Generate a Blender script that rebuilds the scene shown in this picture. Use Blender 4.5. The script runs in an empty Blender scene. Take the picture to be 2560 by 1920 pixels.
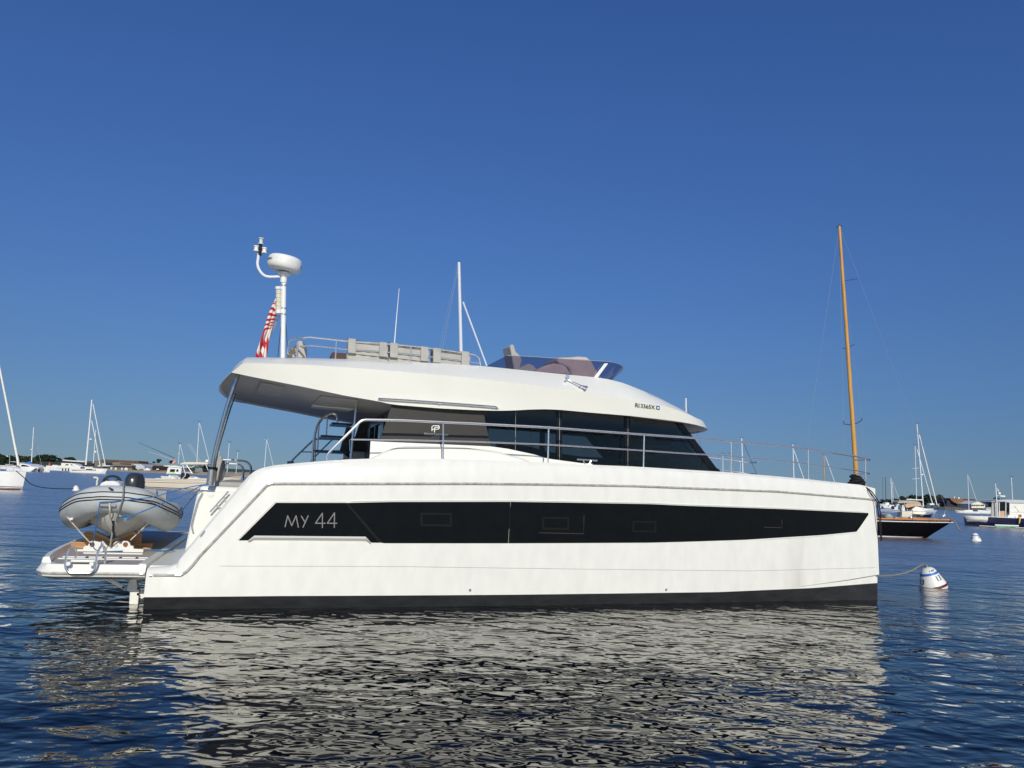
import bpy, bmesh, math, random
import numpy as np
from mathutils import Vector, Matrix

random.seed(7)
rng = np.random.default_rng(7)
scene = bpy.context.scene
COL = scene.collection
R = math.radians

# ------------------------------------------------------------------ camera, sky, sun, exposure
F, CX, CY = 1923.0, 1280.0, 960.0          # focal length in photo pixels (2560 wide)
CAM_H = 1.95                               # eye height over the water: standing in a small boat
ROLL = math.atan(0.0445)
PITCH = math.atan((1209.3 - 960) * math.cos(ROLL) / F)

cam_data = bpy.data.cameras.new("camera")
cam = bpy.data.objects.new("camera", cam_data)
COL.objects.link(cam)
cam_data.sensor_width = 36.0
cam_data.lens = 36.0 * F / 2560.0
cam_data.clip_start = 0.1
cam_data.clip_end = 20000.0
cam.matrix_world = (Matrix.Translation((0, 0, CAM_H)) @ Matrix.Rotation(R(90) + PITCH, 4, 'X')
                    @ Matrix.Rotation(ROLL, 4, 'Z'))
scene.camera = cam

SUN_DIR = Vector((0.16, -0.98, 0.0)).normalized()
SUN_EL = R(28)
SUN_DIR = Vector((SUN_DIR.x * math.cos(SUN_EL), SUN_DIR.y * math.cos(SUN_EL), math.sin(SUN_EL)))

world = bpy.data.worlds.new("World")
scene.world = world
world.use_nodes = True
wn = world.node_tree
bg = wn.nodes["Background"]
sky = wn.nodes.new("ShaderNodeTexSky")
sky.sky_type = 'NISHITA'
sky.sun_disc = False
sky.sun_elevation = SUN_EL
sky.sun_rotation = math.atan2(SUN_DIR.x, SUN_DIR.y)
sky.altitude = 0
sky.air_density = 2.5
sky.dust_density = 0.0
sky.ozone_density = 8.0
sky_tc = wn.nodes.new("ShaderNodeTexCoord")
sky_lift = wn.nodes.new("ShaderNodeVectorMath")          # the clear deep blue of the upper sky reaches lower down
sky_lift.operation = 'MULTIPLY_ADD'
sky_lift.inputs[1].default_value = (1, 1, 1.0)
sky_lift.inputs[2].default_value = (0, 0, 0.10)
wn.links.new(sky_tc.outputs["Generated"], sky_lift.inputs[0])
wn.links.new(sky_lift.outputs[0], sky.inputs[0])
sky_tint = wn.nodes.new("ShaderNodeMixRGB")
sky_tint.blend_type = 'MULTIPLY'
sky_tint.inputs[0].default_value = 1.0
sky_tint.inputs[2].default_value = (0.60, 0.84, 1.58, 1)
wn.links.new(sky.outputs[0], sky_tint.inputs[1])
wn.links.new(sky_tint.outputs[0], bg.inputs[0])
bg.inputs[1].default_value = 0.060

sun_data = bpy.data.lights.new("sun", 'SUN')
sun_data.energy = 3.45
sun_data.angle = R(0.53)
sun_data.color = (1.0, 0.95, 0.82)
sun = bpy.data.objects.new("sun", sun_data)
COL.objects.link(sun)
sun.rotation_euler = SUN_DIR.to_track_quat('Z', 'Y').to_euler()
sun.location = (0, 0, 60)

scene.view_settings.view_transform = 'Standard'
scene.view_settings.look = 'None'
scene.view_settings.exposure = 0.0
scene.view_settings.gamma = 1.0
scene.view_settings.use_curve_mapping = False
scene.cycles.use_denoising = True
scene.cycles.max_bounces = 10
scene.cycles.glossy_bounces = 5
scene.cycles.transparent_max_bounces = 24
scene.cycles.sample_clamp_indirect = 4.0
scene.cycles.caustics_reflective = True
scene.cycles.caustics_refractive = False

# ------------------------------------------------------------------ reading points of the photo back into the place
_f = np.array([0, math.cos(PITCH), math.sin(PITCH)])
_r = np.array([1.0, 0, 0])
_u = np.cross(_r, _f)
CAMP = np.array([0, 0, CAM_H])

def ray(px, py):
    dx, dy = px - CX, py - CY
    x = dx * math.cos(ROLL) + dy * math.sin(ROLL)
    y = -dx * math.sin(ROLL) + dy * math.cos(ROLL)
    return _f * F + _r * x - _u * y

def at(px, py, dist):                      # the point at that distance ahead of the camera
    d = ray(px, py)
    return CAMP + d * (dist / d[1])

def w0(px, py, z=0.0):                     # the point on a level plane
    d = ray(px, py)
    return CAMP + d * ((z - CAM_H) / d[2])

ALPHA = R(16.5)                            # heading of the big boat
BU = np.array([math.cos(ALPHA), math.sin(ALPHA), 0])
BV = np.array([-math.sin(ALPHA), math.cos(ALPHA), 0])
BO = w0(365, 1525)

def loc(p):
    q = np.asarray(p) - BO
    return np.array([q @ BU, q @ BV, q[2]])

def bv(px, py, v):                         # boat frame: u along, v inboard from the starboard side, z up
    d = ray(px, py)
    t = (v - (CAMP - BO) @ BV) / (d @ BV)
    return loc(CAMP + t * d)

def bz(px, py, z):
    return loc(w0(px, py, z))

def zm(x0, y0, s, pts):                    # points read in an enlarged detail of the photo
    return [(x0 + x / s, y0 + y / s) for x, y in pts]

# ------------------------------------------------------------------ materials
MATS = {}

def new_mat(name):
    m = bpy.data.materials.new(name)
    m.use_nodes = True
    MATS[name] = m
    return m, m.node_tree, m.node_tree.nodes["Principled BSDF"]

def pmat(name, col, rough=0.5, metal=0.0, var=0.06, vscale=6.0, bump=0.0, bscale=60.0, coat=0.0, spec=0.5, stretch=(1, 1, 1)):
    m, nt, b = new_mat(name)
    N, L = nt.nodes, nt.links
    tc = N.new("ShaderNodeTexCoord")
    mp = N.new("ShaderNodeMapping")
    mp.inputs["Scale"].default_value = stretch
    L.new(tc.outputs["Object"], mp.inputs[0])
    nz = N.new("ShaderNodeTexNoise")
    nz.inputs["Scale"].default_value = vscale
    nz.inputs["Detail"].default_value = 5
    L.new(mp.outputs[0], nz.inputs["Vector"])
    rp = N.new("ShaderNodeValToRGB")
    c = np.array(col)
    rp.color_ramp.elements[0].position = 0.3
    rp.color_ramp.elements[1].position = 0.7
    rp.color_ramp.elements[0].color = (*np.clip(c * (1 - var), 0, 1), 1)
    rp.color_ramp.elements[1].color = (*np.clip(c * (1 + var), 0, 1), 1)
    L.new(nz.outputs[0], rp.inputs[0])
    L.new(rp.outputs[0], b.inputs["Base Color"])
    b.inputs["Roughness"].default_value = rough
    b.inputs["Metallic"].default_value = metal
    b.inputs["Specular IOR Level"].default_value = spec
    b.inputs["Coat Weight"].default_value = coat
    b.inputs["Coat Roughness"].default_value = 0.05
    if bump:
        n2 = N.new("ShaderNodeTexNoise")
        n2.inputs["Scale"].default_value = bscale
        n2.inputs["Detail"].default_value = 4
        L.new(tc.outputs["Object"], n2.inputs["Vector"])
        bp = N.new("ShaderNodeBump")
        bp.inputs["Distance"].default_value = bump
        L.new(n2.outputs[0], bp.inputs["Height"])
        L.new(bp.outputs[0], b.inputs["Normal"])
    return m

pmat("gelcoat", (0.81, 0.80, 0.72), 0.32, var=0.025, vscale=1.3, coat=0.08)
pmat("gelcoat_worn_dappled", (0.78, 0.77, 0.705), 0.34, var=0.04, vscale=5.0, stretch=(1.25, 1, 0.55))  # weathering streaks, with rippled light off the water painted in as mottling
pmat("antifouling", (0.016, 0.017, 0.019), 0.75, var=0.45, vscale=4.0, stretch=(1, 1, 3))
pmat("dark_glass", (0.0075, 0.0085, 0.009), 0.04, var=0.1, spec=0.16)
pmat("soffit_shade", (0.42, 0.41, 0.40), 0.5, var=0.04)  # roof underside coloured grey to deepen the shade below the white roof
pmat("black_trim", (0.006, 0.006, 0.007), 0.25, var=0.1)
pmat("dim_edge", (0.09, 0.065, 0.06), 0.6)
pmat("frame_black", (0.008, 0.009, 0.010), 0.6, var=0.1, spec=0.15)
pmat("taupe_panel", (0.028, 0.025, 0.021), 0.55, var=0.08)
pmat("steel", (0.86, 0.85, 0.83), 0.24, metal=0.82, var=0.03)
pmat("chrome_tube", (0.62, 0.62, 0.60), 0.15, metal=0.92, var=0.03)
pmat("dull_steel", (0.55, 0.54, 0.52), 0.3, metal=0.8, var=0.08)
pmat("rub_strip", (0.40, 0.38, 0.34), 0.45, metal=0.0, var=0.3, vscale=14)
pmat("seam", (0.36, 0.35, 0.33), 0.6)
pmat("white_metal", (0.80, 0.80, 0.78), 0.3, var=0.02)
pmat("white_plastic", (0.80, 0.79, 0.74), 0.4, var=0.03)
pmat("cream_paint", (0.74, 0.66, 0.54), 0.35, var=0.03)
pmat("canvas", (0.41, 0.40, 0.365), 0.9, var=0.10, vscale=5, bump=0.012, bscale=9)
pmat("canvas_taupe", (0.52, 0.45, 0.40), 0.9, var=0.10, vscale=5, bump=0.02, bscale=7)
pmat("grey_cushion", (0.36, 0.35, 0.32), 0.85, var=0.06)
pmat("grey_tube", (0.48, 0.50, 0.49), 0.55, var=0.07, vscale=3.5, bump=0.004, bscale=6)
pmat("grey_tube_hull", (0.50, 0.49, 0.44), 0.5, var=0.10, vscale=5)
pmat("grey_rubber", (0.30, 0.32, 0.33), 0.7, var=0.05)
pmat("black_rubber", (0.012, 0.012, 0.014), 0.6, var=0.2)
pmat("engine_grey", (0.036, 0.041, 0.046), 0.3, var=0.05, coat=0.3)
pmat("engine_black", (0.010, 0.013, 0.022), 0.25, var=0.05, coat=0.3)
pmat("cedar", (0.50, 0.27, 0.12), 0.7, var=0.25, vscale=5, stretch=(1, 1, 14))
pmat("cedar_pale", (0.66, 0.50, 0.28), 0.7, var=0.15, vscale=8)
pmat("varnished_spruce", (0.62, 0.32, 0.06), 0.25, var=0.15, vscale=2, coat=0.5, stretch=(6, 6, .4))
pmat("varnished_deck", (0.50, 0.22, 0.08), 0.4, var=0.2, vscale=2)
pmat("blue_rope", (0.015, 0.15, 0.40), 0.85, var=0.25, vscale=40)
pmat("white_rope", (0.62, 0.58, 0.48), 0.9, var=0.15, vscale=40)
pmat("grey_webbing", (0.20, 0.20, 0.18), 0.9, var=0.15, vscale=40)
pmat("black_rope", (0.010, 0.010, 0.013), 0.9, var=0.3, vscale=60)
pmat("tan_rope", (0.27, 0.23, 0.16), 0.95, var=0.2, vscale=60)
pmat("letter_silver", (0.20, 0.195, 0.19), 0.5, metal=0.2, var=0.02)
pmat("letter_white", (0.78, 0.79, 0.72), 0.5, var=0.02)
pmat("letter_black", (0.012, 0.012, 0.014), 0.5, var=0.02)
pmat("sticker_blue", (0.10, 0.12, 0.34), 0.5, var=0.05)
pmat("lamp_lens", (0.74, 0.66, 0.38), 0.15, var=0.05)
pmat("lamp_glass", (0.62, 0.64, 0.60), 0.1, var=0.05)
pmat("salon_dark", (0.045, 0.043, 0.040), 0.6, var=0.1)
pmat("salon_mid", (0.16, 0.15, 0.135), 0.6, var=0.1)
pmat("navy_paint", (0.010, 0.012, 0.045), 0.12, var=0.1, coat=0.5)
pmat("black_paint", (0.005, 0.005, 0.006), 0.2, var=0.1, spec=0.2)
pmat("red_paint", (0.12, 0.012, 0.016), 0.5)
pmat("blue_paint", (0.03, 0.16, 0.52), 0.5)
pmat("pale_blue_paint", (0.46, 0.53, 0.62), 0.35)
pmat("green_paint", (0.16, 0.42, 0.28), 0.5)
pmat("lime_paint", (0.42, 0.62, 0.36), 0.5)
pmat("yellow_paint", (0.75, 0.62, 0.12), 0.6)
pmat("blue_canvas", (0.02, 0.15, 0.42), 0.9, var=0.2)
pmat("dark_canvas", (0.015, 0.015, 0.022), 0.9, var=0.2)
pmat("grey_canvas", (0.30, 0.33, 0.29), 0.9, var=0.2, vscale=3, bump=0.05, bscale=4)
pmat("sailcloth", (0.78, 0.77, 0.70), 0.8, var=0.05, bump=0.02, bscale=6)
pmat("mast_white", (0.72, 0.74, 0.76), 0.35, var=0.04)
pmat("mast_grey", (0.40, 0.44, 0.50), 0.35, var=0.04)
pmat("mast_dark", (0.05, 0.07, 0.12), 0.4, var=0.1)
pmat("wire", (0.38, 0.42, 0.47), 0.4, metal=0.3)
pmat("stone", (0.36, 0.30, 0.22), 0.95, var=0.25, vscale=0.3)
pmat("brick_brown", (0.16, 0.085, 0.06), 0.95, var=0.2, vscale=0.4)
pmat("shed_grey", (0.17, 0.15, 0.12), 0.9, var=0.15, vscale=0.5)
pmat("shingle_brown", (0.23, 0.10, 0.055), 0.95, var=0.2, vscale=1.5)
pmat("shingle_dark", (0.10, 0.055, 0.04), 0.95, var=0.2, vscale=1.5)
pmat("siding_peach", (0.58, 0.38, 0.24), 0.9, var=0.1)
pmat("siding_cream", (0.78, 0.74, 0.58), 0.8, var=0.05)
pmat("siding_dark", (0.035, 0.033, 0.045), 0.9, var=0.2)
pmat("metal_roof", (0.50, 0.53, 0.55), 0.5, var=0.1)
pmat("grass_land", (0.050, 0.062, 0.030), 1.0, var=0.35, vscale=0.06)
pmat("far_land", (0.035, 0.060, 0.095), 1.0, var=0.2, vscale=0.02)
pmat("timber_grey", (0.17, 0.15, 0.12), 0.9, var=0.2)
pmat("leaf_dark", (0.016, 0.030, 0.016), 0.9, var=0.6, vscale=0.8, spec=0.2)
pmat("leaf_olive", (0.036, 0.048, 0.020), 0.9, var=0.5, vscale=0.8, spec=0.2)
pmat("bark", (0.07, 0.055, 0.04), 0.95, var=0.3)
pmat("pink_cloth", (0.50, 0.24, 0.22), 0.9, var=0.3, vscale=3)
pmat("red_cloth", (0.52, 0.06, 0.05), 0.9, var=0.1)

def tint_glass(name, tint, refl=1.0, gloss=(0.85, 0.86, 0.84)):
    m, nt, b = new_mat(name)
    N, L = nt.nodes, nt.links
    out = N["Material Output"]
    N.remove(b)
    tr = N.new("ShaderNodeBsdfTransparent")
    tr.inputs[0].default_value = (*tint, 1)
    gl = N.new("ShaderNodeBsdfGlossy")
    gl.inputs["Roughness"].default_value = 0.01
    gl.inputs["Color"].default_value = (*gloss, 1)
    fr = N.new("ShaderNodeFresnel")
    fr.inputs["IOR"].default_value = 1.0 + 0.5 * refl
    mx = N.new("ShaderNodeMixShader")
    L.new(fr.outputs[0], mx.inputs[0])
    L.new(tr.outputs[0], mx.inputs[1])
    L.new(gl.outputs[0], mx.inputs[2])
    L.new(mx.outputs[0], out.inputs[0])
    return m

tint_glass("salon_glass", (0.34, 0.35, 0.345))
tint_glass("smoked_acrylic", (0.40, 0.36, 0.46), 0.9)
tint_glass("clear_vinyl", (0.72, 0.74, 0.74), 1.0)

def teak_mat():
    m, nt, b = new_mat("weathered_teak")
    N, L = nt.nodes, nt.links
    tc = N.new("ShaderNodeTexCoord")
    sx = N.new("ShaderNodeSeparateXYZ")
    L.new(tc.outputs["Object"], sx.inputs[0])
    ml = N.new("ShaderNodeMath"); ml.operation = 'MULTIPLY'; ml.inputs[1].default_value = 16.0
    L.new(sx.outputs[1], ml.inputs[0])
    fr = N.new("ShaderNodeMath"); fr.operation = 'FRACT'
    L.new(ml.outputs[0], fr.inputs[0])
    gt = N.new("ShaderNodeMath"); gt.operation = 'LESS_THAN'; gt.inputs[1].default_value = 0.09
    L.new(fr.outputs[0], gt.inputs[0])
    nz = N.new("ShaderNodeTexNoise"); nz.inputs["Scale"].default_value = 4; nz.inputs["Detail"].default_value = 6
    mp = N.new("ShaderNodeMapping"); mp.inputs["Scale"].default_value = (1, 9, 1)
    L.new(tc.outputs["Object"], mp.inputs[0]); L.new(mp.outputs[0], nz.inputs["Vector"])
    rp = N.new("ShaderNodeValToRGB")
    rp.color_ramp.elements[0].position = 0.3; rp.color_ramp.elements[0].color = (0.34, 0.30, 0.27, 1)
    rp.color_ramp.elements[1].position = 0.7; rp.color_ramp.elements[1].color = (0.50, 0.46, 0.42, 1)
    L.new(nz.outputs[0], rp.inputs[0])
    mx = N.new("ShaderNodeMixRGB"); mx.inputs[2].default_value = (0.05, 0.045, 0.04, 1)
    L.new(gt.outputs[0], mx.inputs[0]); L.new(rp.outputs[0], mx.inputs[1])
    L.new(mx.outputs[0], b.inputs["Base Color"])
    b.inputs["Roughness"].default_value = 0.8
teak_mat()

def flag_mat():
    m, nt, b = new_mat("flag_cloth")
    N, L = nt.nodes, nt.links
    uv = N.new("ShaderNodeUVMap"); uv.uv_map = "cloth"
    sx = N.new("ShaderNodeSeparateXYZ"); L.new(uv.outputs[0], sx.inputs[0])
    def math_(op, a, bb):
        n = N.new("ShaderNodeMath"); n.operation = op
        if isinstance(a, float): n.inputs[0].default_value = a
        else: L.new(a, n.inputs[0])
        if isinstance(bb, float): n.inputs[1].default_value = bb
        else: L.new(bb, n.inputs[1])
        return n.outputs[0]
    st = math_('FRACT', math_('MULTIPLY', sx.outputs[1], 6.5), 0.0)
    red = math_('LESS_THAN', st, 0.5)
    mx = N.new("ShaderNodeMixRGB"); mx.inputs[1].default_value = (0.74, 0.70, 0.64, 1); mx.inputs[2].default_value = (0.46, 0.018, 0.030, 1)
    L.new(red, mx.inputs[0])
    inx = math_('LESS_THAN', sx.outputs[0], 0.40)
    iny = math_('GREATER_THAN', sx.outputs[1], 0.4615)
    can = math_('MULTIPLY', inx, iny)
    fx = math_('SUBTRACT', math_('FRACT', math_('MULTIPLY', sx.outputs[0], 15.0), 0.0), 0.5)
    fy = math_('SUBTRACT', math_('FRACT', math_('MULTIPLY', sx.outputs[1], 13.0), 0.0), 0.5)
    d2 = math_('ADD', math_('MULTIPLY', fx, fx), math_('MULTIPLY', fy, fy))
    star = math_('LESS_THAN', d2, 0.07)
    m2 = N.new("ShaderNodeMixRGB"); m2.inputs[1].default_value = (0.012, 0.02, 0.11, 1); m2.inputs[2].default_value = (0.72, 0.70, 0.66, 1)
    L.new(star, m2.inputs[0])
    m3 = N.new("ShaderNodeMixRGB")
    L.new(can, m3.inputs[0]); L.new(mx.outputs[0], m3.inputs[1]); L.new(m2.outputs[0], m3.inputs[2])
    L.new(m3.outputs[0], b.inputs["Base Color"])
    b.inputs["Roughness"].default_value = 0.9
flag_mat()

def water_mat():
    m, nt, b = new_mat("harbour_water")
    N, L = nt.nodes, nt.links
    tc = N.new("ShaderNodeTexCoord")
    def noise(scale, detail, rot, sx, sy, amp, rough=0.5, dist=0.0, ridge=False):
        mp = N.new("ShaderNodeMapping")
        mp.inputs["Rotation"].default_value = (0, 0, R(rot))
        mp.inputs["Scale"].default_value = (sx, sy, 1)
        L.new(tc.outputs["Object"], mp.inputs[0])
        nz = N.new("ShaderNodeTexNoise")
        nz.inputs["Scale"].default_value = scale
        nz.inputs["Detail"].default_value = detail
        nz.inputs["Roughness"].default_value = rough
        nz.inputs["Distortion"].default_value = dist
        L.new(mp.outputs[0], nz.inputs["Vector"])
        ml = N.new("ShaderNodeMath"); ml.operation = 'MULTIPLY'; ml.inputs[1].default_value = amp
        L.new(nz.outputs[0], ml.inputs[0])
        return ml.outputs[0]
    terms = [noise(0.30, 1, 20, 0.7, 1.0, 0.14),
             noise(1.1, 1.5, 14, 0.58, 1.0, 0.060, dist=0.3),
             noise(3.0, 1.7, -16, 0.68, 1.0, 0.046, dist=0.5),
             noise(7.6, 1.1, 10, 0.72, 1.0, 0.0100, dist=0.3)]
    s = terms[0]
    for t in terms[1:]:
        ad = N.new("ShaderNodeMath"); ad.operation = 'ADD'
        L.new(s, ad.inputs[0]); L.new(t, ad.inputs[1]); s = ad.outputs[0]
    bp = N.new("ShaderNodeBump")
    bp.inputs["Strength"].default_value = 1.0
    bp.inputs["Distance"].default_value = 1.0
    L.new(s, bp.inputs["Height"])
    # open harbour beyond the lee of the big boat is ruffled finely by the breeze
    sx = N.new("ShaderNodeSeparateXYZ"); L.new(tc.outputs["Object"], sx.inputs[0])
    mr = N.new("ShaderNodeMapRange"); mr.interpolation_type = 'SMOOTHSTEP'
    mr.inputs["From Min"].default_value = 7.5; mr.inputs["From Max"].default_value = 26.0
    mr.inputs["To Min"].default_value = 0.012; mr.inputs["To Max"].default_value = 0.30
    L.new(sx.outputs[1], mr.inputs["Value"])
    # clear dark water under a mirror that strengthens towards grazing angles
    N.remove(b)
    df = N.new("ShaderNodeBsdfDiffuse"); df.inputs[0].default_value = (0.0008, 0.0030, 0.0090, 1)
    gl = N.new("ShaderNodeBsdfGlossy"); gl.inputs["Color"].default_value = (1, 0.985, 0.92, 1)
    L.new(mr.outputs[0], gl.inputs["Roughness"])
    lw = N.new("ShaderNodeLayerWeight"); lw.inputs["Blend"].default_value = 0.5
    for nd in (df, gl, lw): L.new(bp.outputs[0], nd.inputs["Normal"])
    pw = N.new("ShaderNodeMath"); pw.operation = 'POWER'; pw.inputs[1].default_value = 4.4
    L.new(lw.outputs["Facing"], pw.inputs[0])
    mx = N.new("ShaderNodeMixShader")
    L.new(pw.outputs[0], mx.inputs[0]); L.new(df.outputs[0], mx.inputs[1]); L.new(gl.outputs[0], mx.inputs[2])
    L.new(mx.outputs[0], N["Material Output"].inputs[0])
water_mat()

# ------------------------------------------------------------------ mesh helpers
class MB:
    def __init__(self):
        self.v, self.f = [], []
    def add(self, verts, faces):
        k = len(self.v)
        self.v += [tuple(float(c) for c in p) for p in verts]
        self.f += [tuple(k + i for i in fc) for fc in faces]
        return self
    def grid(self, rows, close_u=False, close_v=False):
        n, m = len(rows), len(rows[0])
        vs = [p for r in rows for p in r]
        fs = []
        for i in range(n if close_u else n - 1):
            for j in range(m if close_v else m - 1):
                a, b2 = i * m + j, i * m + (j + 1) % m
                c, d = ((i + 1) % n) * m + (j + 1) % m, ((i + 1) % n) * m + j
                fs.append((a, b2, c, d))
        return self.add(vs, fs)
    def box(self, lo, hi):
        x0, y0, z0 = lo; x1, y1, z1 = hi
        return self.add([(x0, y0, z0), (x1, y0, z0), (x1, y1, z0), (x0, y1, z0), (x0, y0, z1), (x1, y0, z1), (x1, y1, z1), (x0, y1, z1)],
                        [(0, 3, 2, 1), (4, 5, 6, 7), (0, 1, 5, 4), (1, 2, 6, 5), (2, 3, 7, 6), (3, 0, 4, 7)])
    def prism(self, poly, d):              # polygon (3D points) pushed along d
        n = len(poly); d = np.asarray(d)
        top = [np.asarray(p) + d for p in poly]
        fs = [tuple(range(n)), tuple(range(2 * n - 1, n - 1, -1))]
        for i in range(n):
            j = (i + 1) % n
            fs.append((i, j, n + j, n + i))
        return self.add(list(poly) + top, fs)
    def tube(self, pts, r, seg=8, cap=True):
        P = [np.asarray(p, float) for p in pts]
        n = len(P)
        rr = r if hasattr(r, '__len__') else [r] * n
        T = []
        for i in range(n):
            t = P[min(i + 1, n - 1)] - P[max(i - 1, 0)]
            T.append(t / (np.linalg.norm(t) + 1e-12))
        a = np.array([0, 0, 1.0]) if abs(T[0][2]) < 0.9 else np.array([1.0, 0, 0])
        nn = np.cross(T[0], a); nn /= np.linalg.norm(nn)
        rows = []
        for i in range(n):
            nn = nn - T[i] * (nn @ T[i]); nn /= (np.linalg.norm(nn) + 1e-12)
            bb = np.cross(T[i], nn)
            rows.append([P[i] + rr[i] * (math.cos(2 * math.pi * k / seg) * nn + math.sin(2 * math.pi * k / seg) * bb) for k in range(seg)])
        k0 = len(self.v)
        self.grid(rows, close_v=True)
        if cap:
            self.f.append(tuple(k0 + k for k in range(seg))[::-1])
            self.f.append(tuple(k0 + (n - 1) * seg + k for k in range(seg)))
        return self
    def lathe(self, prof, o, ax=(0, 0, 1), seg=20):     # profile (radius, height) about an axis
        ax = np.asarray(ax, float); ax /= np.linalg.norm(ax)
        a = np.array([1.0, 0, 0]) if abs(ax[0]) < 0.9 else np.array([0, 1.0, 0])
        e1 = np.cross(ax, a); e1 /= np.linalg.norm(e1); e2 = np.cross(ax, e1)
        o = np.asarray(o, float)
        rows = [[o + ax * h + max(r, 1e-4) * (math.cos(2 * math.pi * k / seg) * e1 + math.sin(2 * math.pi * k / seg) * e2) for k in range(seg)] for r, h in prof]
        return self.grid(rows, close_v=True)
    def build(self, name, mat, parent=None, smooth=35, bevel=0.0, seg=2, sub=0, origin=None, solid=0.0):
        vs = self.v
        if origin is not None:
            vs = [tuple(np.asarray(p) - origin) for p in vs]
        me = bpy.data.meshes.new(name)
        me.from_pydata(vs, [], self.f)
        bm = bmesh.new(); bm.from_mesh(me)
        bmesh.ops.remove_doubles(bm, verts=bm.verts, dist=1e-5)
        bmesh.ops.recalc_face_normals(bm, faces=bm.faces)
        bm.to_mesh(me); bm.free()
        if smooth:
            for p in me.polygons: p.use_smooth = True
            me.set_sharp_from_angle(angle=R(smooth))
        me.materials.append(MATS[mat])
        o = bpy.data.objects.new(name, me)
        COL.objects.link(o)
        if parent is not None: o.parent = parent
        if solid:
            md = o.modifiers.new("thickness", 'SOLIDIFY'); md.thickness = solid; md.offset = 0
        if bevel:
            md = o.modifiers.new("rounding", 'BEVEL'); md.width = bevel; md.segments = seg; md.limit_method = 'ANGLE'; md.angle_limit = R(40)
        if sub:
            md = o.modifiers.new("smooth", 'SUBSURF'); md.levels = sub; md.render_levels = sub
        return o

def tag(o, label=None, cat=None, group=None, kind=None):
    if label: o["label"] = label
    if cat: o["category"] = cat
    if group: o["group"] = group
    if kind: o["kind"] = kind
    return o

def empty(name, location, rz=0.0, label=None, cat=None, group=None):
    o = bpy.data.objects.new(name, None)
    o.empty_display_size = 0.2
    COL.objects.link(o)
    o.location = tuple(location); o.rotation_euler = (0, 0, rz)
    return tag(o, label, cat, group)

def spl(pts, n=8):                          # smooth curve through points
    P = [np.asarray(p, float) for p in pts]
    if len(P) < 3: return P
    Q = [2 * P[0] - P[1]] + P + [2 * P[-1] - P[-2]]
    out = []
    for i in range(1, len(Q) - 2):
        for k in range(n):
            t = k / n
            out.append(0.5 * (2 * Q[i] + (Q[i + 1] - Q[i - 1]) * t + (2 * Q[i - 1] - 5 * Q[i] + 4 * Q[i + 1] - Q[i + 2]) * t * t
                              + (3 * Q[i] - Q[i - 1] - 3 * Q[i + 1] + Q[i + 2]) * t ** 3))
    out.append(P[-1])
    return out

def text_mesh(body, bold=0.0):
    c = bpy.data.curves.new("lettering", 'FONT')
    c.body = body; c.size = 1; c.resolution_u = 3; c.offset = bold
    o = bpy.data.objects.new("lettering", c)
    COL.objects.link(o)
    dg = bpy.context.evaluated_depsgraph_get()
    me = bpy.data.meshes.new_from_object(o.evaluated_get(dg))
    vs = np.array([v.co[:2] for v in me.vertices]); fs = [tuple(p.vertices) for p in me.polygons]
    bpy.data.objects.remove(o); bpy.data.curves.remove(c); bpy.data.meshes.remove(me)
    lo, hi = vs.min(0), vs.max(0)
    return (vs - lo) / (hi - lo), fs

def lettering(name, body, bl, br, tl, place, mat, parent, bold=0.0):
    vs, fs = text_mesh(body, bold)
    bl, br, tl = (np.array(q, float) for q in (bl, br, tl))
    mb = MB()
    mb.add([place(*(bl + x * (br - bl) + y * (tl - bl))) for x, y in vs], fs)
    return mb.build(name, mat, parent, smooth=0)

# ================================================================== THE SETTING
wm = MB()
wm.add([(-9000, -400, 0), (9000, -400, 0), (9000, 14000, 0), (-9000, 14000, 0)], [(0, 1, 2, 3)])
tag(wm.build("water", "harbour_water", smooth=0), kind="structure")

# ================================================================== THE MOTOR CATAMARAN
boat = empty("motor_catamaran", BO, ALPHA, "large white power catamaran with black hull windows and a flybridge, filling the picture", "motor yacht")
BEAM = 6.5
MID = BEAM / 2
def mir(p): return np.array([p[0], BEAM - p[1], p[2]])

def ucurve(pts, vf):
    us, zs = [], []
    for px, py in pts:
        v = vf(0)
        for _ in range(8):
            p = bv(px, py, v); v = vf(p[0])
        us.append(p[0]); zs.append(p[2])
    i = np.argsort(us)
    us, zs = np.array(us)[i], np.array(zs)[i]
    return lambda u: np.interp(u, us, zs)

sq = lambda u: max(u, 0) / 13.05
vw = lambda u: 0.88 * sq(u) ** 1.5
vt = lambda u: 0.88 * sq(u) ** 2.0
ve = lambda u: vt(u) + 0.13
z_paint = ucurve([(365, 1493), (700, 1490), (1280, 1486.8), (1800, 1480), (2032, 1470), (2191, 1457.5)], vw)
z_trim = ucurve([(366, 1438), (452.5, 1438), (465, 1430.7), (481, 1415), (499.6, 1391), (666, 1215.5), (673, 1210.5), (685, 1209.5), (1180, 1209.2), (1361, 1211),
                 (1580, 1215), (1944, 1229), (2161, 1247), (2186, 1250), (2202, 1253)], vt)
z_edge = ucurve([(366, 1418), (440, 1414), (452, 1390), (596.5, 1218), (622.5, 1189), (637, 1177.5), (655, 1170), (687.6, 1163), (740, 1158), (815, 1152), (862, 1148.5), (927, 1146.5), (1108, 1147),
                 (1180, 1149), (1370, 1156), (1455, 1161), (1580, 1166), (1795, 1179), (1940, 1190.5), (2020, 1198), (2145, 1212), (2172, 1219), (2190, 1226), (2206, 1241)], ve)
chine = ucurve([(1900, 1490), (1992, 1469), (2100, 1453), (2200, 1436)], vw)

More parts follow.
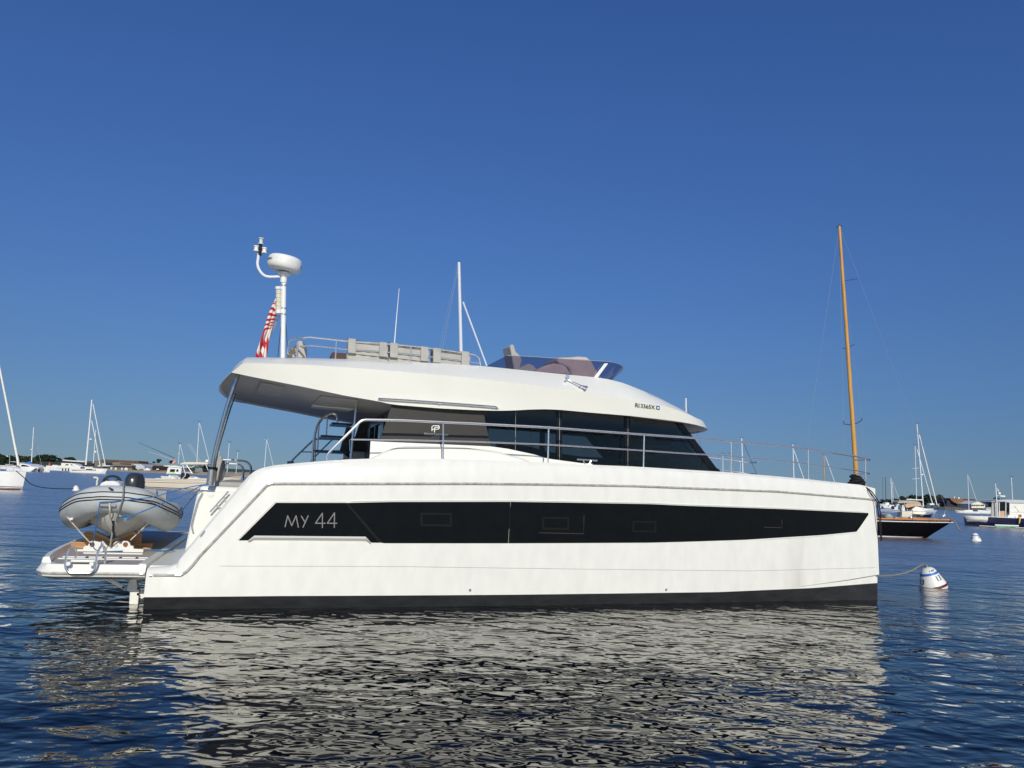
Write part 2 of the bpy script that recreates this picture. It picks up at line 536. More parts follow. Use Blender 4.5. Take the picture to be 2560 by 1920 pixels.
ramp = lambda x, a, b2: min(1, max(0, (x - a) / (b2 - a)))
UEND = 13.08
ROWF = [lambda u: (vw(u) + 0.25, -0.5),
        lambda u: (vw(u), float(z_paint(u))),
        lambda u: (vw(u) - 0.0, max(float(z_paint(u)) + 0.006, float(chine(u)) if u > 11 else 0)),
        lambda u: (vw(u) - 0.05 * ramp(u, 10.8, 12.4), max(float(z_paint(u)) + 0.006, float(chine(u)) if u > 11 else 0) + 0.014),
        lambda u: (vt(u), float(z_trim(u))),
        lambda u: (vt(u) + 0.03, float(z_trim(u)) * 0.5 + float(z_edge(u)) * 0.5),
        lambda u: (vt(u) + 0.075, float(z_trim(u)) * 0.14 + float(z_edge(u)) * 0.86),
        lambda u: (vt(u) + 0.13, float(z_edge(u)))]

def hull_v(u, z):
    q = [f(u) for f in ROWF]
    return float(np.interp(z, [p[1] for p in q], [p[0] for p in q]))

def onhull(px, py, off=0.004):
    v = 0.1
    for _ in range(8):
        p = bv(px, py, v); v = hull_v(p[0], p[2]) - off
    return bv(px, py, v)

US = list(np.concatenate([np.linspace(-0.045, 0.33, 5), np.linspace(0.34, 1.75, 46), np.linspace(1.9, 12.9, 62), [12.98, UEND]]))

def half_hull(flip):
    m = mir if flip else (lambda p: p)
    low, top = [], []
    HC = 0.90
    for f in ROWF:
        row = []
        for u in US:
            v, z = f(u)
            if z > 1.0 or f is ROWF[-1]: pass
            row.append(m(np.array([u, min(v, HC), z])))
        for u in US[::-1]:
            v, z = f(u)
            row.append(m(np.array([u, 2 * HC - min(v, HC), z])))
        top.append(row)
    a, b2 = MB(), MB()
    a.grid(top[:2])
    b2.grid(top[1:])
    # bulwark inner face and cap, transom face
    cap = [m(np.array([u, vt(u) + 0.21, float(z_edge(u)) - 0.004])) for u in US if u < 12.4]
    inn = [m(np.array([u, vt(u) + 0.215, max(0.5, min(float(z_edge(u)) - 0.05, 0.56 if u < 1.6 else 9))])) for u in US if u < 12.4]
    edge = [m(np.array([u, *ROWF[-1](u)])) for u in US if u < 12.4]
    b2.grid([edge, cap, inn])
    tr = [m(np.array([US[0], *ROWF[i](US[0])])) for i in range(1, len(ROWF))]
    tr2 = [np.array([p[0], 2 * HC - p[1] if not flip else BEAM - (2 * HC - (BEAM - p[1])), p[2]]) for p in tr]
    b2.grid([tr, tr2])
    return a, b2

for fl in (False, True):
    a, b2 = half_hull(fl)
    o = a.build("bottom_paint", "antifouling", boat, smooth=40)
    o = b2.build("hull", "gelcoat_worn_dappled", boat, smooth=28)

# decks: side decks, foredeck, step over the transom, bridge deck underside
dk = MB()
rows = []
for u in [x for x in US if x > 1.62]:
    z = float(z_edge(u)) - 0.03
    va = min(vt(u) + 0.2, 0.9)
    rows.append([np.array([u, va, z]), np.array([u, 1.6, z + .01]), np.array([u, MID, z + 0.03]), np.array([u, BEAM - 1.6, z + .01]), np.array([u, BEAM - va, z])])
dk.grid(rows)
uu = rows[-1][0][0]
dk.box((1.62, 1.2, 0.85), (12.2, BEAM - 1.2, 0.95))
dk.box((12.2, 0.95, 0.85), (12.3, BEAM - 0.95, float(z_edge(12.3)) - 0.05))
dk.build("deck", "gelcoat", boat, smooth=30)
st = MB()
st.box((-0.04, 0.16, 0.42), (1.5, BEAM - 0.16, 0.585))
st.build("transom_step", "gelcoat", boat, bevel=0.02)

# transom wall between the stairways, seen behind the raked bulwark
tw = MB()
P0 = [bv(*q, 1.05) for q in [(463, 1366), (495, 1219), (507, 1214.5), (640, 1217)]]
poly = [P0[0], P0[1], P0[2], np.array([1.75, 1.05, P0[2][2]]), np.array([1.75, 1.05, 0.5]), np.array([P0[0][0] - 0.02, 1.05, 0.5])]
tw.prism(poly, (0, BEAM - 2.1, 0))
tw.build("transom_wall", "gelcoat", boat, bevel=0.06, seg=3)
def ontw(px, py, off=0.02): return bv(px, py, 1.05 - off)
h = MB()
h.tube(spl([ontw(*q, 0.03) for q in zm(420, 1150, 6.9125, [(598, 570), (560, 640), (520, 720), (455, 940), (420, 1080), (415, 1150), (435, 1260)])]), 0.013)
h.build("grab_handle", "steel", boat)
h = MB()
q = zm(420, 1150, 6.9125, [(1045, 540), (725, 900), (965, 640), (1000, 730), (830, 785), (915, 830)])
h.tube([ontw(*q[0], .10), ontw(*q[1], .10)], 0.014)
h.tube([ontw(*q[2], .10), ontw(*q[3], .0)], 0.013); h.tube([ontw(*q[4], .10), ontw(*q[5], .0)], 0.013)
h.build("mooring_cleat", "steel", boat)
h = MB()
c = ontw(527.5, 1236, 0.0)
h.lathe([(0.001, .012), (0.02, .012), (0.024, .006), (0.044, .006), (0.05, 0.0)], c, (0, -1, 0))
h.build("courtesy_light", "white_plastic", boat)
h = MB()
h.box((bv(537, 1210, 1.25)[0], 1.25, P0[2][2] - 0.01), (1.55, 4.9, P0[2][2] + 0.075))
h.build("aft_cushion", "grey_cushion", boat, bevel=0.03)
h = MB()
pts = [bv(*q, 5.2) for q in zm(500, 1080, 10.055, [(430, 705), (700, 705), (1000, 722), (1150, 745), (1230, 800), (1280, 880), (1280, 980), (1255, 1130)])]
h.tube(spl(pts), 0.022)
pts = [bv(*q, 4.9) for q in zm(500, 1080, 10.055, [(430, 800), (750, 800), (950, 818), (1050, 870), (1095, 960), (1085, 1080), (1070, 1270)])]
h.tube(spl(pts), 0.022)
h.build("cockpit_rail", "steel", boat)

# rub strip following the hull and the raked bulwark
def rowtube(mat, name, us, zf, rad, off=0.0):
    t = MB()
    t.tube([np.array([u, hull_v(u, zf(u)) - off, zf(u)]) for u in us], rad, seg=8)
    return t.build(name, mat, boat)
us = [u for u in US if u > -0.02]
rowtube("rub_strip", "rub_rail", us, lambda u: float(z_trim(u)), 0.020, 0.002)
for seg_us in ([0.0, 0.03], [u for u in US if 0.32 < u < 0.44], [u for u in US if 1.44 < u < 1.56]):
    rowtube("steel", "rub_rail_joint", seg_us, lambda u: float(z_trim(u)), 0.0235, 0.003)
z_seam = ucurve([(560, 1415), (1000, 1416), (1280, 1420), (1880, 1427), (2190, 1418)], vw)
rowtube("seam", "hull_seam", [u for u in US if 0.9 < u < 13.0], lambda u: float(z_seam(u)), 0.0035)

for px, py in ((1175, 1475), (1665, 1474)):
    m = MB(); m.lathe([(.001, .008), (.010, .008), (.012, .012), (.021, .012), (.023, 0)], onhull(px, py, 0), (0, -1, 0), 14)
    m.build("through_hull", "dull_steel", boat)
m = MB()
m.tube([onhull(501, 1341, .03), onhull(512, 1327, .03)], .009); m.tube([onhull(504, 1337, .03), onhull(504.5, 1338, 0)], .007); m.tube([onhull(509, 1331, .03), onhull(509.5, 1332, 0)], .007)
m.build("fairlead", "steel", boat)
# black hull windows
def polyhull(pts, off):
    return [onhull(*q, off) for q in pts]
wA = zm(500, 830, 2.765, [(275, 1438), (525, 1180), (1005, 1180), (1235, 1452), (1180, 1454), (1145, 1412), (375, 1405), (335, 1439)])
topA = ucurve([(597, 1350.5), (690, 1256.8), (863.5, 1256.8), (948, 1356)], vw)
botA = ucurve([(597, 1351), (621, 1350.5), (635.6, 1338.5), (914, 1341), (927, 1356), (949, 1356.5)], vw)
topB = ucurve([(867, 1257), (980, 1254.5), (1275, 1254), (1414, 1256), (1620, 1259.7), (1700, 1263.5), (1944, 1272), (2172, 1282.5)], vw)
botB = ucurve([(867, 1257.5), (956, 1357.5), (1274, 1357.5), (1620, 1356), (1700, 1354), (1857, 1349), (2053, 1337), (2139, 1328.6), (2172, 1283)], vw)
def strip(us, zt, zb, off, n=5):
    m = MB()
    rows = []
    for k in range(n):
        t = k / (n - 1)
        rows.append([np.array([u, hull_v(u, zb(u) * (1 - t) + zt(u) * t) - off, zb(u) * (1 - t) + zt(u) * t]) for u in us])
    m.grid(rows)
    return m
uA0, uA1 = onhull(598, 1350)[0], onhull(947, 1355)[0]
usA = sorted(set(list(np.linspace(uA0, uA1, 60)) + [onhull(690, 1257)[0], onhull(863.5, 1257)[0], onhull(635.6, 1338)[0], onhull(914, 1341)[0], onhull(621, 1350)[0], onhull(927, 1355)[0]]))
strip(usA, lambda u: float(topA(u)), lambda u: float(botA(u)), 0.006).build("aft_hull_window", "dark_glass", boat, smooth=30)
uB0, uB1 = onhull(868, 1257)[0], onhull(2171, 1283)[0]
ub_mid = onhull(1274, 1300)[0]
kn = [onhull(956, 1357)[0], onhull(2139, 1328)[0], onhull(2053, 1337)[0]]
usB = sorted(list(np.linspace(uB0, ub_mid - .002, 40)) + kn[:1])
usC = sorted(list(np.linspace(ub_mid + .002, uB1, 70)) + kn[1:])
m = MB(); m.prism([onhull(1273, 1255, .009), onhull(1276, 1255, .009), onhull(1276, 1357, .009), onhull(1273, 1357, .009)], (0, .003, 0)); m.build("window_joint", "frame_black", boat)
m = MB(); m.prism([onhull(*q, .009) for q in [(863, 1257.2), (869, 1257.2), (957, 1356.8), (946, 1356)]], (0, .003, 0)); m.build("window_joint", "frame_black", boat)
winB = strip(usB, lambda u: float(topB(u)), lambda u: float(botB(u)), 0.006).build("hull_window", "dark_glass", boat, smooth=30)
winC = strip(usC, lambda u: float(topB(u)), lambda u: float(botB(u)), 0.006).build("hull_window", "dark_glass", boat, smooth=30)
# pale moulded edge over and round the windows, and the lip below the aft one
t = MB()
t.tube([np.array([u, hull_v(u, float(topB(u)) + .02) + .004, float(topB(u)) + 0.022]) for u in [onhull(690, 1257)[0] + k * 0.12 for k in range(100)] if u < uB1 and u > uB0 - 0.02], 0.014, seg=6)
t.tube([onhull(*q, -0.006) for q in [(2176, 1283), (2142, 1331), (2055, 1339.5), (1900, 1349)]], 0.013, seg=6)
t.tube([onhull(*q, -0.006) for q in [(594, 1349.5), (688, 1254), (866, 1254)]], 0.013, seg=6)
t.build("window_surround", "gelcoat", boat)
lp = MB()
lo = zm(500, 830, 2.765, [(335, 1442), (375, 1407), (1145, 1414), (1180, 1456)])
pin = [onhull(*q, 0.000) for q in lo]
pout = [onhull(q[0], q[1] + d, 0.05) for q, d in zip(lo, (1, 5, 5, 1))]
lp.grid([pin, pout, [onhull(q[0], q[1] + d, 0.0) for q, d in zip(lo, (3, 12, 12, 3))]])
lp.build("window_ledge", "gelcoat", boat, smooth=0)

def portlight(x0, y0, x1, y1, parent, fw=2.4, recess=None):
    sk = (x1 - x0) * .012
    O_ = [(x0, y0), (x1, y0 + sk), (x1, y1 + sk), (x0, y1)]
    I_ = [(x0 + 5, y0 + 5), (x1 - 5, y0 + sk + 5), (x1 - 5, y1 + sk - 5), (x0 + 5, y1 - 5)]
    fr = MB()
    fr.add([onhull(*p, 0.012) for p in O_ + I_] + [onhull(*p, 0.004) for p in O_ + I_],
           [(0, 1, 5, 4), (1, 2, 6, 5), (2, 3, 7, 6), (3, 0, 4, 7), (0, 1, 9, 8), (1, 2, 10, 9), (2, 3, 11, 10), (3, 0, 8, 11), (4, 5, 13, 12), (5, 6, 14, 13), (6, 7, 15, 14), (7, 4, 12, 15)])
    o = fr.build("portlight", "frame_black", parent, smooth=0)
    pn = MB()
    pn.add([onhull(*p, 0.0075) for p in I_], [(0, 1, 2, 3)])
    pn.build("pane", "dark_glass", o, smooth=0)
    return o
portlight(1051, 1281.5, 1129.6, 1315.5, winB)
portlight(1355, 1292, 1423, 1324, winC)
portlight(1581, 1302, 1641, 1331, winC)
for poly in ([(1347.5, 1332), (1459, 1334.5), (1460, 1289)], [(1909, 1318), (1954.5, 1319.5), (1955, 1299)]):
    l = MB(); l.tube([onhull(*q, 0.008) for q in poly], 0.004, seg=6)
    l.build("open_portlight_edge", "dim_edge", winC)

# MY 44 in thin strokes on the aft window
def strokes(name, lines, place, rad, mat, parent):
    m = MB()
    for l in lines:
        P = [place(*q) for q in l]
        for a2, b3 in zip(P[:-1], P[1:]):
            d = b3 - a2; d /= np.linalg.norm(d)
            nrm = np.cross(d, np.array([0, 1.0, 0])); nrm /= np.linalg.norm(nrm)
            e = d * rad * .6
            m.add([a2 - nrm * rad - e, a2 + nrm * rad - e, b3 + nrm * rad + e, b3 - nrm * rad + e], [(0, 1, 2, 3)])
    return m.build(name, mat, parent, smooth=0)
Dz = lambda pts: zm(500, 830, 2.765, pts)
_k = [0]
def pl_(px, py):
    _k[0] += 1
    return onhull(px, py, 0.009 + 0.00001 * _k[0])
strokes("model_lettering", [Dz([(588, 1346), (606, 1270), (634, 1338), (664, 1270), (680, 1350)]),
                            Dz([(700, 1272), (724, 1312)]), Dz([(748, 1270), (712, 1350)])], pl_, 0.0075, "letter_silver", boat)
strokes("model_number", [
                            Dz([(846, 1352), (846, 1252), (798, 1322), (866, 1322)]),
                            Dz([(928, 1352), (930, 1250), (880, 1322), (946, 1322)])], pl_, 0.0075, "letter_silver", boat)

# ------------------------------------------------------------------ the deckhouse
vh = lambda u: 0.60 + 0.50 * ramp(u, 4.0, 9.7) ** 1.3       # side of the house
def onhouse(px, py, off=0.0):
    v = 1.0
    for _ in range(6):
        p = bv(px, py, v); v = vh(p[0]) - off
    return bv(px, py, v)
z_ledge = ucurve([(948, 1106), (1227, 1118), (1270, 1124), (1335, 1138), (1370, 1148.5), (1451, 1159.5), (1580, 1167), (1700, 1173), (1797, 1180)], vh)
z_head = ucurve([(900, 990), (981, 1007), (1180, 1020), (1247, 1022), (1368, 1018), (1580, 1035), (1700, 1049)], vh)
uh0, uh1 = onhouse(948, 1107)[0], onhouse(1795, 1179)[0]
cm = MB()
uc = list(np.linspace(uh0 - .14, onhouse(1480, 1162)[0], 50))
rows = []
for k, (dz, dv) in enumerate(((0.015, 0.06), (0.012, -0.012), (-0.03, -0.03), (-0.10, -0.035), (None, -0.02))):
    row = []
    for u in uc:
        zb = float(z_edge(u)) - 0.04
        z = zb if dz is None else max(zb, float(z_ledge(u)) + dz)
        row.append(np.array([u, vh(u) + dv, z]))
    rows.append(row)
cm.grid(rows)
cm2 = MB(); cm2.grid([[mir(p) for p in r] for r in rows]); cm2.build("coaming", "gelcoat", boat, smooth=30)
rear = [np.array([uc[0], vh(uc[0]), float(z_edge(uc[0])) - .04]), np.array([uc[0], vh(uc[0]), float(z_ledge(uc[0])) + .015]), np.array([uc[0] + .05, vh(uc[0]) + .5, float(z_ledge(uc[0])) + .015]), np.array([uc[0] + .05, vh(uc[0]) + .5, float(z_edge(uc[0])) - .04])]
cm.add(rear, [(0, 1, 2, 3)])
cm.build("coaming", "gelcoat", boat, smooth=30)
# low swelling in front of the coaming
sw = MB()
z_sw = ucurve(zm(500, 830, 2.765, [(1175, 877), (1240, 845), (1330, 805), (1400, 790), (1600, 790), (1850, 800), (2050, 825), (2212, 868), (2300, 900)]), lambda u: 0.42)
us_ = np.linspace(bv(925, 1147, .42)[0], bv(1330, 1154, .42)[0], 30)
sw.grid([[np.array([u, 0.44, float(z_edge(u)) - .04]) for u in us_], [np.array([u, 0.44, max(float(z_edge(u)) - .04, float(z_sw(u)) - .03)]) for u in us_],
         [np.array([u, 0.48, max(float(z_edge(u)) - .04, float(z_sw(u)))]) for u in us_], [np.array([u, 0.60, max(float(z_edge(u)) - .04, float(z_sw(u)) + .01)]) for u in us_]])
sw.build("deck_moulding", "gelcoat", boat, smooth=40)

# taupe panel with the maker's lettering
tp = MB()
q = [(948, 1106), (981, 1008), (1207, 1022), (1227, 1118)]
P = [onhouse(*p, 0.012) for p in q]
tp.prism(P, (0, 0.05, 0))
m = MB(); m.prism([mir(p) for p in P], (0, -0.05, 0)); m.build("side_panel", "taupe_panel", boat, smooth=0)
panel = tp.build("side_panel", "taupe_panel", boat, smooth=0)
onp = lambda px, py: onhouse(px, py, 0.016)
lettering("lettering", "FOUNTAINE PAJOT", (1060.6, 1088.6), (1121, 1091.6), (1060.8, 1082.2), onp, "letter_white", panel, 0.02)
lettering("lettering", "MOTOR YACHTS", (1079, 1092.6), (1105, 1094), (1079, 1090.8), onp, "letter_silver", panel)
Lg = lambda pts: [(1072 + x * 26, 1062 + y * 18.5) for x, y in pts]
_k2 = [0]
def pl2(px, py):
    _k2[0] += 1
    return onhouse(px, py, 0.0165 + .00001 * _k2[0])
strokes("emblem", [Lg([(0.55, 1.0), (0.55, 0.42), (0.62, 0.34), (0.92, 0.34), (1.0, 0.24), (0.96, 0.12), (0.45, 0.12), (0.30, 0.26), (0.30, 0.82)]),
                   Lg([(0.30, 0.60), (0.85, 0.60), (1.0, 0.50), (1.0, 0.20)])], pl2, 0.007, "letter_white", panel)

# salon windows: side panes with black pillars, raked windscreen, port side the same
def sheet(ua, ub, n=14, zt=z_head, zb=z_ledge, off=0.0):
    m = MB()
    us2 = np.linspace(ua, ub, n)
    return us2, [[np.array([u, vh(u) + off, float(zb(u))]) for u in us2], [np.array([u, vh(u) + off, float(zt(u))]) for u in us2]]
A_top, A_bot = onhouse(1695, 1050), onhouse(1795, 1180)
def zt_rake(u):
    if u <= A_top[0]: return float(z_head(u))
    return A_top[2] + (A_bot[2] - A_top[2]) * (u - A_top[0]) / (A_bot[0] - A_top[0]) + 0.001
ends = [onhouse(1215, 1070)[0], onhouse(1398, 1080)[0], onhouse(1568, 1090)[0], A_bot[0]]
for ua, ub in zip(ends[:-1], ends[1:]):
    us2, rows = sheet(ua, ub, 24, zt_rake)
    for flip in (False, True):
        m = MB(); m.grid([[mir(p) if flip else p for p in r] for r in rows])
        m.build("side_window", "salon_glass", boat, smooth=0)
pils = {False: MB(), True: MB()}
def vbar(px, wpx, pts_y):
    for flip in (False, True):
        pil = pils[flip]
        P = [onhouse(px - wpx / 2, pts_y[0], 0.01), onhouse(px + wpx / 2, pts_y[0], 0.01), onhouse(px + wpx / 2, pts_y[1], 0.01), onhouse(px - wpx / 2, pts_y[1], 0.01)]
        if flip: P = [mir(p) for p in P]
        pil.prism(P, (0, -0.04 if flip else 0.04, 0))
vbar(1398, 14, (1018, 1158)); vbar(1569, 15, (1030, 1170))
for flip in (False, True):
    pil = pils[flip]
    P = [onhouse(*q, 0.014) for q in [(1697, 1046), (1800, 1181), (1779, 1181), (1683, 1048)]]
    if flip: P = [mir(p) for p in P]
    pil.prism(P, (0, -0.06 if flip else 0.06, 0))
    # black band under the roof and along the sill
    us2 = np.linspace(onhouse(975, 1010)[0], A_top[0], 40)
    r1 = [np.array([u, vh(u) - 0.008, float(z_head(u)) + 0.06]) for u in us2]; r2 = [np.array([u, vh(u) - 0.008, float(z_head(u)) - 0.045]) for u in us2]
    pil.grid([[mir(p) if flip else p for p in r] for r in (r1, r2)])
    us2 = np.linspace(onhouse(1240, 1120)[0], A_bot[0], 40)
    r1 = [np.array([u, vh(u) + 0.004, float(z_ledge(u)) - 0.06]) for u in us2]; r2 = [np.array([u, vh(u) + 0.004, min(zt_rake(u), float(z_ledge(u)) + 0.03 + 0.10 * ramp(u, 4.6, 5.6))]) for u in us2]
    pil.grid([[mir(p) if flip else p for p in r] for r in (r1, r2)])
for pil in pils.values(): pil.build("window_frame", "black_trim", boat, smooth=0)
for x, ya, yb in ((1289, 1029, 1125), (1399, 1030, 1150), (1570, 1046, 1166)):
    sl = MB(); sl.tube([onhouse(x, ya, 0.012), onhouse(x - 0.5, yb, 0.012)], 0.0035, seg=5)
    sl.build("window_seal", "rub_strip", boat)
ws = MB()
rows = []
for t in np.linspace(0, 1, 21):
    s = 1 - (2 * t - 1) ** 2
    a2 = np.array([A_bot[0] + 0.75 * s, A_bot[1] + (BEAM - 2 * A_bot[1]) * t, A_bot[2] + 0.02])
    b3 = np.array([A_top[0] + 0.75 * s, A_top[1] + (BEAM - 2 * A_top[1]) * t, A_top[2]])
    rows.append([a2, b3])
ws.grid(rows)
ws.build("windscreen", "salon_glass", boat, smooth=40)
wf = MB()
for side in (0, 1):
    wf.tube([r[side] for r in rows], 0.04, seg=6)
for i in (7, 13):
    wf.tube([rows[i][0], rows[i][1]], 0.035, seg=6)
wf.build("windscreen_frame", "black_trim", boat)
# inside of the salon: floor, galley, settee, helm
sa = MB()
zf = float(z_edge(5)) - 0.9
sa.box((3.4, 1.0, 1.35), (9.6, 5.5, 1.4))
sa.box((3.6, 4.5, 1.4), (5.6, 5.4, 2.42)); sa.box((3.7, 1.1, 1.4), (5.2, 1.7, 2.32)); sa.box((6.2, 1.2, 1.4), (9.4, 1.8, 2.30)); sa.box((6.2, 4.7, 1.4), (9.4, 5.3, 2.32))
sa.box((8.8, 1.2, 1.4), (9.7, 5.3, 2.42))
sa.build("salon_fittings", "salon_dark", boat, bevel=0.03)
hs = MB()
hs.prism([bv(*q, 2.2) for q in [(1578, 1150), (1600, 1080), (1628, 1084), (1668, 1150)]], (0, 0.5, 0))
hs.build("helm_chair", "salon_mid", boat, bevel=0.02)
hs = MB()
hs.tube(spl([bv(*q, 1.9) for q in zm(1540, 960, 5.53, [(400, 910), (380, 880), (430, 840), (560, 850), (700, 880), (880, 930)])]), 0.05)
hs.build("helm_wheel", "salon_mid", boat)
hs = MB()
hs.prism([bv(*q, 4.2) for q in zm(1540, 960, 5.53, [(280, 720), (380, 900), (470, 900), (330, 720)])], (0, 0.08, 0))
hs.build("window_post", "salon_mid", boat, bevel=0.02)

# aft bulkhead of the salon: black door frames and glass
ab = MB()
ub = 3.45
for v0, v1 in ((0.95, 1.05), (1.7, 1.78), (2.6, 3.1), (3.9, 3.98), (4.8, 5.55)):
    ab.box((ub - .04, v0, 1.3), (ub + .04, v1, 3.12))
ab.box((ub - .04, 0.95, 3.0), (ub + .04, 5.55, 3.2)); ab.box((ub - .04, 0.95, 1.3), (ub + .04, 5.55, 1.6))
ab.build("aft_door_frame", "black_trim", boat)
m = MB(); m.box((ub - .005, 1.05, 1.6), (ub + .005, 5.0, 3.0)); m.build("aft_door", "salon_glass", boat, smooth=0)

# ------------------------------------------------------------------ the roof and flybridge coaming
ROOF_L = [(540, 938), (578, 931), (640, 944), (753, 966), (862, 989), (948, 1003.6), (981, 1011.5), (1100, 1021), (1180, 1025), (1247, 1027), (1288.5, 1026), (1330, 1023.6), (1368, 1023), (1406, 1025),
          (1470, 1031), (1580, 1040), (1694, 1053), (1760, 1061), (1782, 1063.6)]
zL = ucurve(ROOF_L, lambda u: 0.50)
zC = ucurve([(560, 916), (623, 907), (771, 912), (907, 921), (1100, 937), (1300, 958), (1448, 977), (1540, 994), (1600, 1004), (1685, 1021), (1764, 1043)], lambda u: 0.45)
zT = ucurve([(580, 893.4), (618, 893), (771, 895), (907, 899), (1100, 908.5), (1217, 916), (1340, 929), (1486, 943), (1521, 948), (1559, 957.6), (1638, 989), (1700, 1014.5), (1761, 1040)], lambda u: 0.92)
def plan(u, u0, u1, vin, ra, rf, pf=2.2):
    k = 0.0
    if u < u0 + ra:
        k = 1 - math.sqrt(max(0, (u - u0) / ra))
    if u > u1 - rf:
        x = (u - (u1 - rf)) / rf; k = max(k, 1 - (1 - min(1, x) ** pf) ** (1 / pf))
    return vin + (MID - vin) * k
RA = 0.036
SS = list(np.linspace(0, 1, 13) ** 2 * RA) + list(np.linspace(0.045, 0.80, 50)) + list(0.80 + 0.20 * np.sin(np.linspace(0.06, math.pi / 2, 22)))
def roofrow(u0, u1, vin, zf, ra=0.75, rf=1.9, dv=0.0, zadd=0.0, zmid=0.0):
    out = []
    for s in SS:
        u = u0 + (u1 - u0) * s
        v = plan(u, u0, u1, vin, RA * (u1 - u0), rf) + dv
        out.append(np.array([u, min(v, MID), float(zf(u)) + zadd]))
    return out
rL = roofrow(0.45, 9.98, 0.50, zL)
rC = roofrow(0.60, 9.86, 0.45, zC)
rT = roofrow(0.65, 9.72, 0.92, zT)
for r in (rL, rC, rT):                               # nose: crease and top run into the tip
    pass
rT2 = [p + np.array([0, 0.18 if p[1] < MID - .2 else 0, 0.006]) for p in rT]
rC1 = [rC[i] * 0.5 + rT[i] * 0.5 + np.array([0, -0.012, 0.012]) for i in range(len(rC))]
mid = [np.array([p[0], MID, p[2] + 0.04]) for p in rT]
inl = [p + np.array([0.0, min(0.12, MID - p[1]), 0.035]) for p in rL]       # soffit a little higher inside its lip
half = [inl, rL, rC, rC1, rT, rT2, mid]
ro = MB()
ro.grid(half)
ro.grid([[mir(p) for p in r] for r in half])
roof = ro.build("flybridge_roof", "gelcoat", boat, smooth=22)
def onroof(px, py, off=0.0):
    v = 0.475
    for _ in range(6):
        p = bv(px, py, v)
        zl, zc = float(zL(p[0])), float(zC(p[0]))
        t = min(1, max(0, (p[2] - zl) / (zc - zl)))
        sL, sC = (p[0] - 0.36) / 9.62, (p[0] - 0.55) / 9.31
        v = (1 - t) * plan(p[0], 0.45, 9.98, 0.50, .34, 1.9) + t * plan(p[0], 0.60, 9.86, 0.45, .34, 1.9) - off
    return bv(px, py, v)
cl = MB(); cl.grid([inl, [mir(p) for p in inl]]); cl.build("ceiling", "soffit_shade", roof, smooth=40)
# soffit hatches and light strip
sf = MB()
def soff(px, py, dz):
    z = 3.3
    for _ in range(10):
        p = bz(px, py, z); z = float(zL(p[0])) + 0.035 - dz
    return bz(px, py, z)
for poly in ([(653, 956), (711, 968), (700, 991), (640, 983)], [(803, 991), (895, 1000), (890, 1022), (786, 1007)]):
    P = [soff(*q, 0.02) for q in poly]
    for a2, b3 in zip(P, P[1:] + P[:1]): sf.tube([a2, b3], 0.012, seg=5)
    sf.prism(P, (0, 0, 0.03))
sf.build("ceiling_hatch", "soffit_shade", roof, smooth=0)
sf = MB()
sf.prism([soff(*q, 0.03) for q in zm(600, 900, 5.53, [(980, 665), (1000, 640), (1570, 690), (1480, 720)])], (0, 0, 0.05))
sf.build("ceiling_light", "letter_white", roof, smooth=0)
# grab rail on the roof side
g = MB()
q = zm(500, 830, 2.765, [(1240, 462), (1270, 460), (1600, 482), (2000, 512), (2045, 518), (2062, 530)])
g.tube(spl([onroof(*p, o_) for p, o_ in zip(q, (0.0, 0.05, 0.05, 0.05, 0.05, 0.0))], 5), 0.014)
g.tube([onroof(1099, 1009, 0.05), onroof(1099, 1010, 0.0)], 0.01)
g.build("grab_rail", "steel", roof)
lettering("registration_letters", "RI", (1588.5, 1017.8), (1598.5, 1018.9), (1588.5, 1007.6), lambda x, y: onroof(x, y, 0.012), "letter_black", roof, 0.008)
lettering("registration_number", "3365X", (1602, 1019.3), (1637.7, 1023.4), (1602, 1009.2), lambda x, y: onroof(x, y, 0.012), "letter_black", roof, 0.008)
s = MB(); s.add([onroof(*p, .012) for p in [(1641, 1014), (1649.5, 1015), (1649.5, 1024.3), (1641, 1023.3)]], [(0, 1, 2, 3)])
s.build("registration_sticker", "sticker_blue", roof, smooth=0)
s = MB(); s.add([onroof(*p, .014) for p in [(1642.8, 1017.5), (1647.8, 1018), (1647.6, 1022), (1643, 1021.5)]], [(0, 1, 2, 3)])
s.build("registration_sticker", "letter_white", roof, smooth=0)
# horn
hn = MB()
def onb(px, py, off=0.0):
    v = 0.8
    for _ in range(8):
        p = bv(px, py, v)
        zc, zt = float(zC(p[0])), float(zT(p[0]))
        v = 0.45 + (0.92 - 0.45) * min(1, max(0, (p[2] - zc) / (zt - zc))) - 0.02 - off
    return bv(px, py, v)
a2, b3 = onb(1416, 948, 0.06), onb(1466, 970, 0.10)
d = b3 - a2; Ld = np.linalg.norm(d)
hn.lathe([(0.001, 0), (0.020, 0), (0.020, 0.05), (0.013, 0.06), (0.013, Ld - .1), (0.022, Ld - .07), (0.03, Ld - 0.03), (0.05, Ld)], a2, d, 14)
hn.tube([onb(1414, 952, 0.06), onb(1414, 952, -0.05)], 0.02); hn.tube([onb(1450, 966, 0.08), onb(1450, 966, -0.05)], 0.012)
hn.lathe([(.001, 0), (.035, 0), (.035, .03), (.001, .03)], onb(1418, 942, 0.06), (0, -1, 0), 12)
hn.build("horn", "steel", boat)

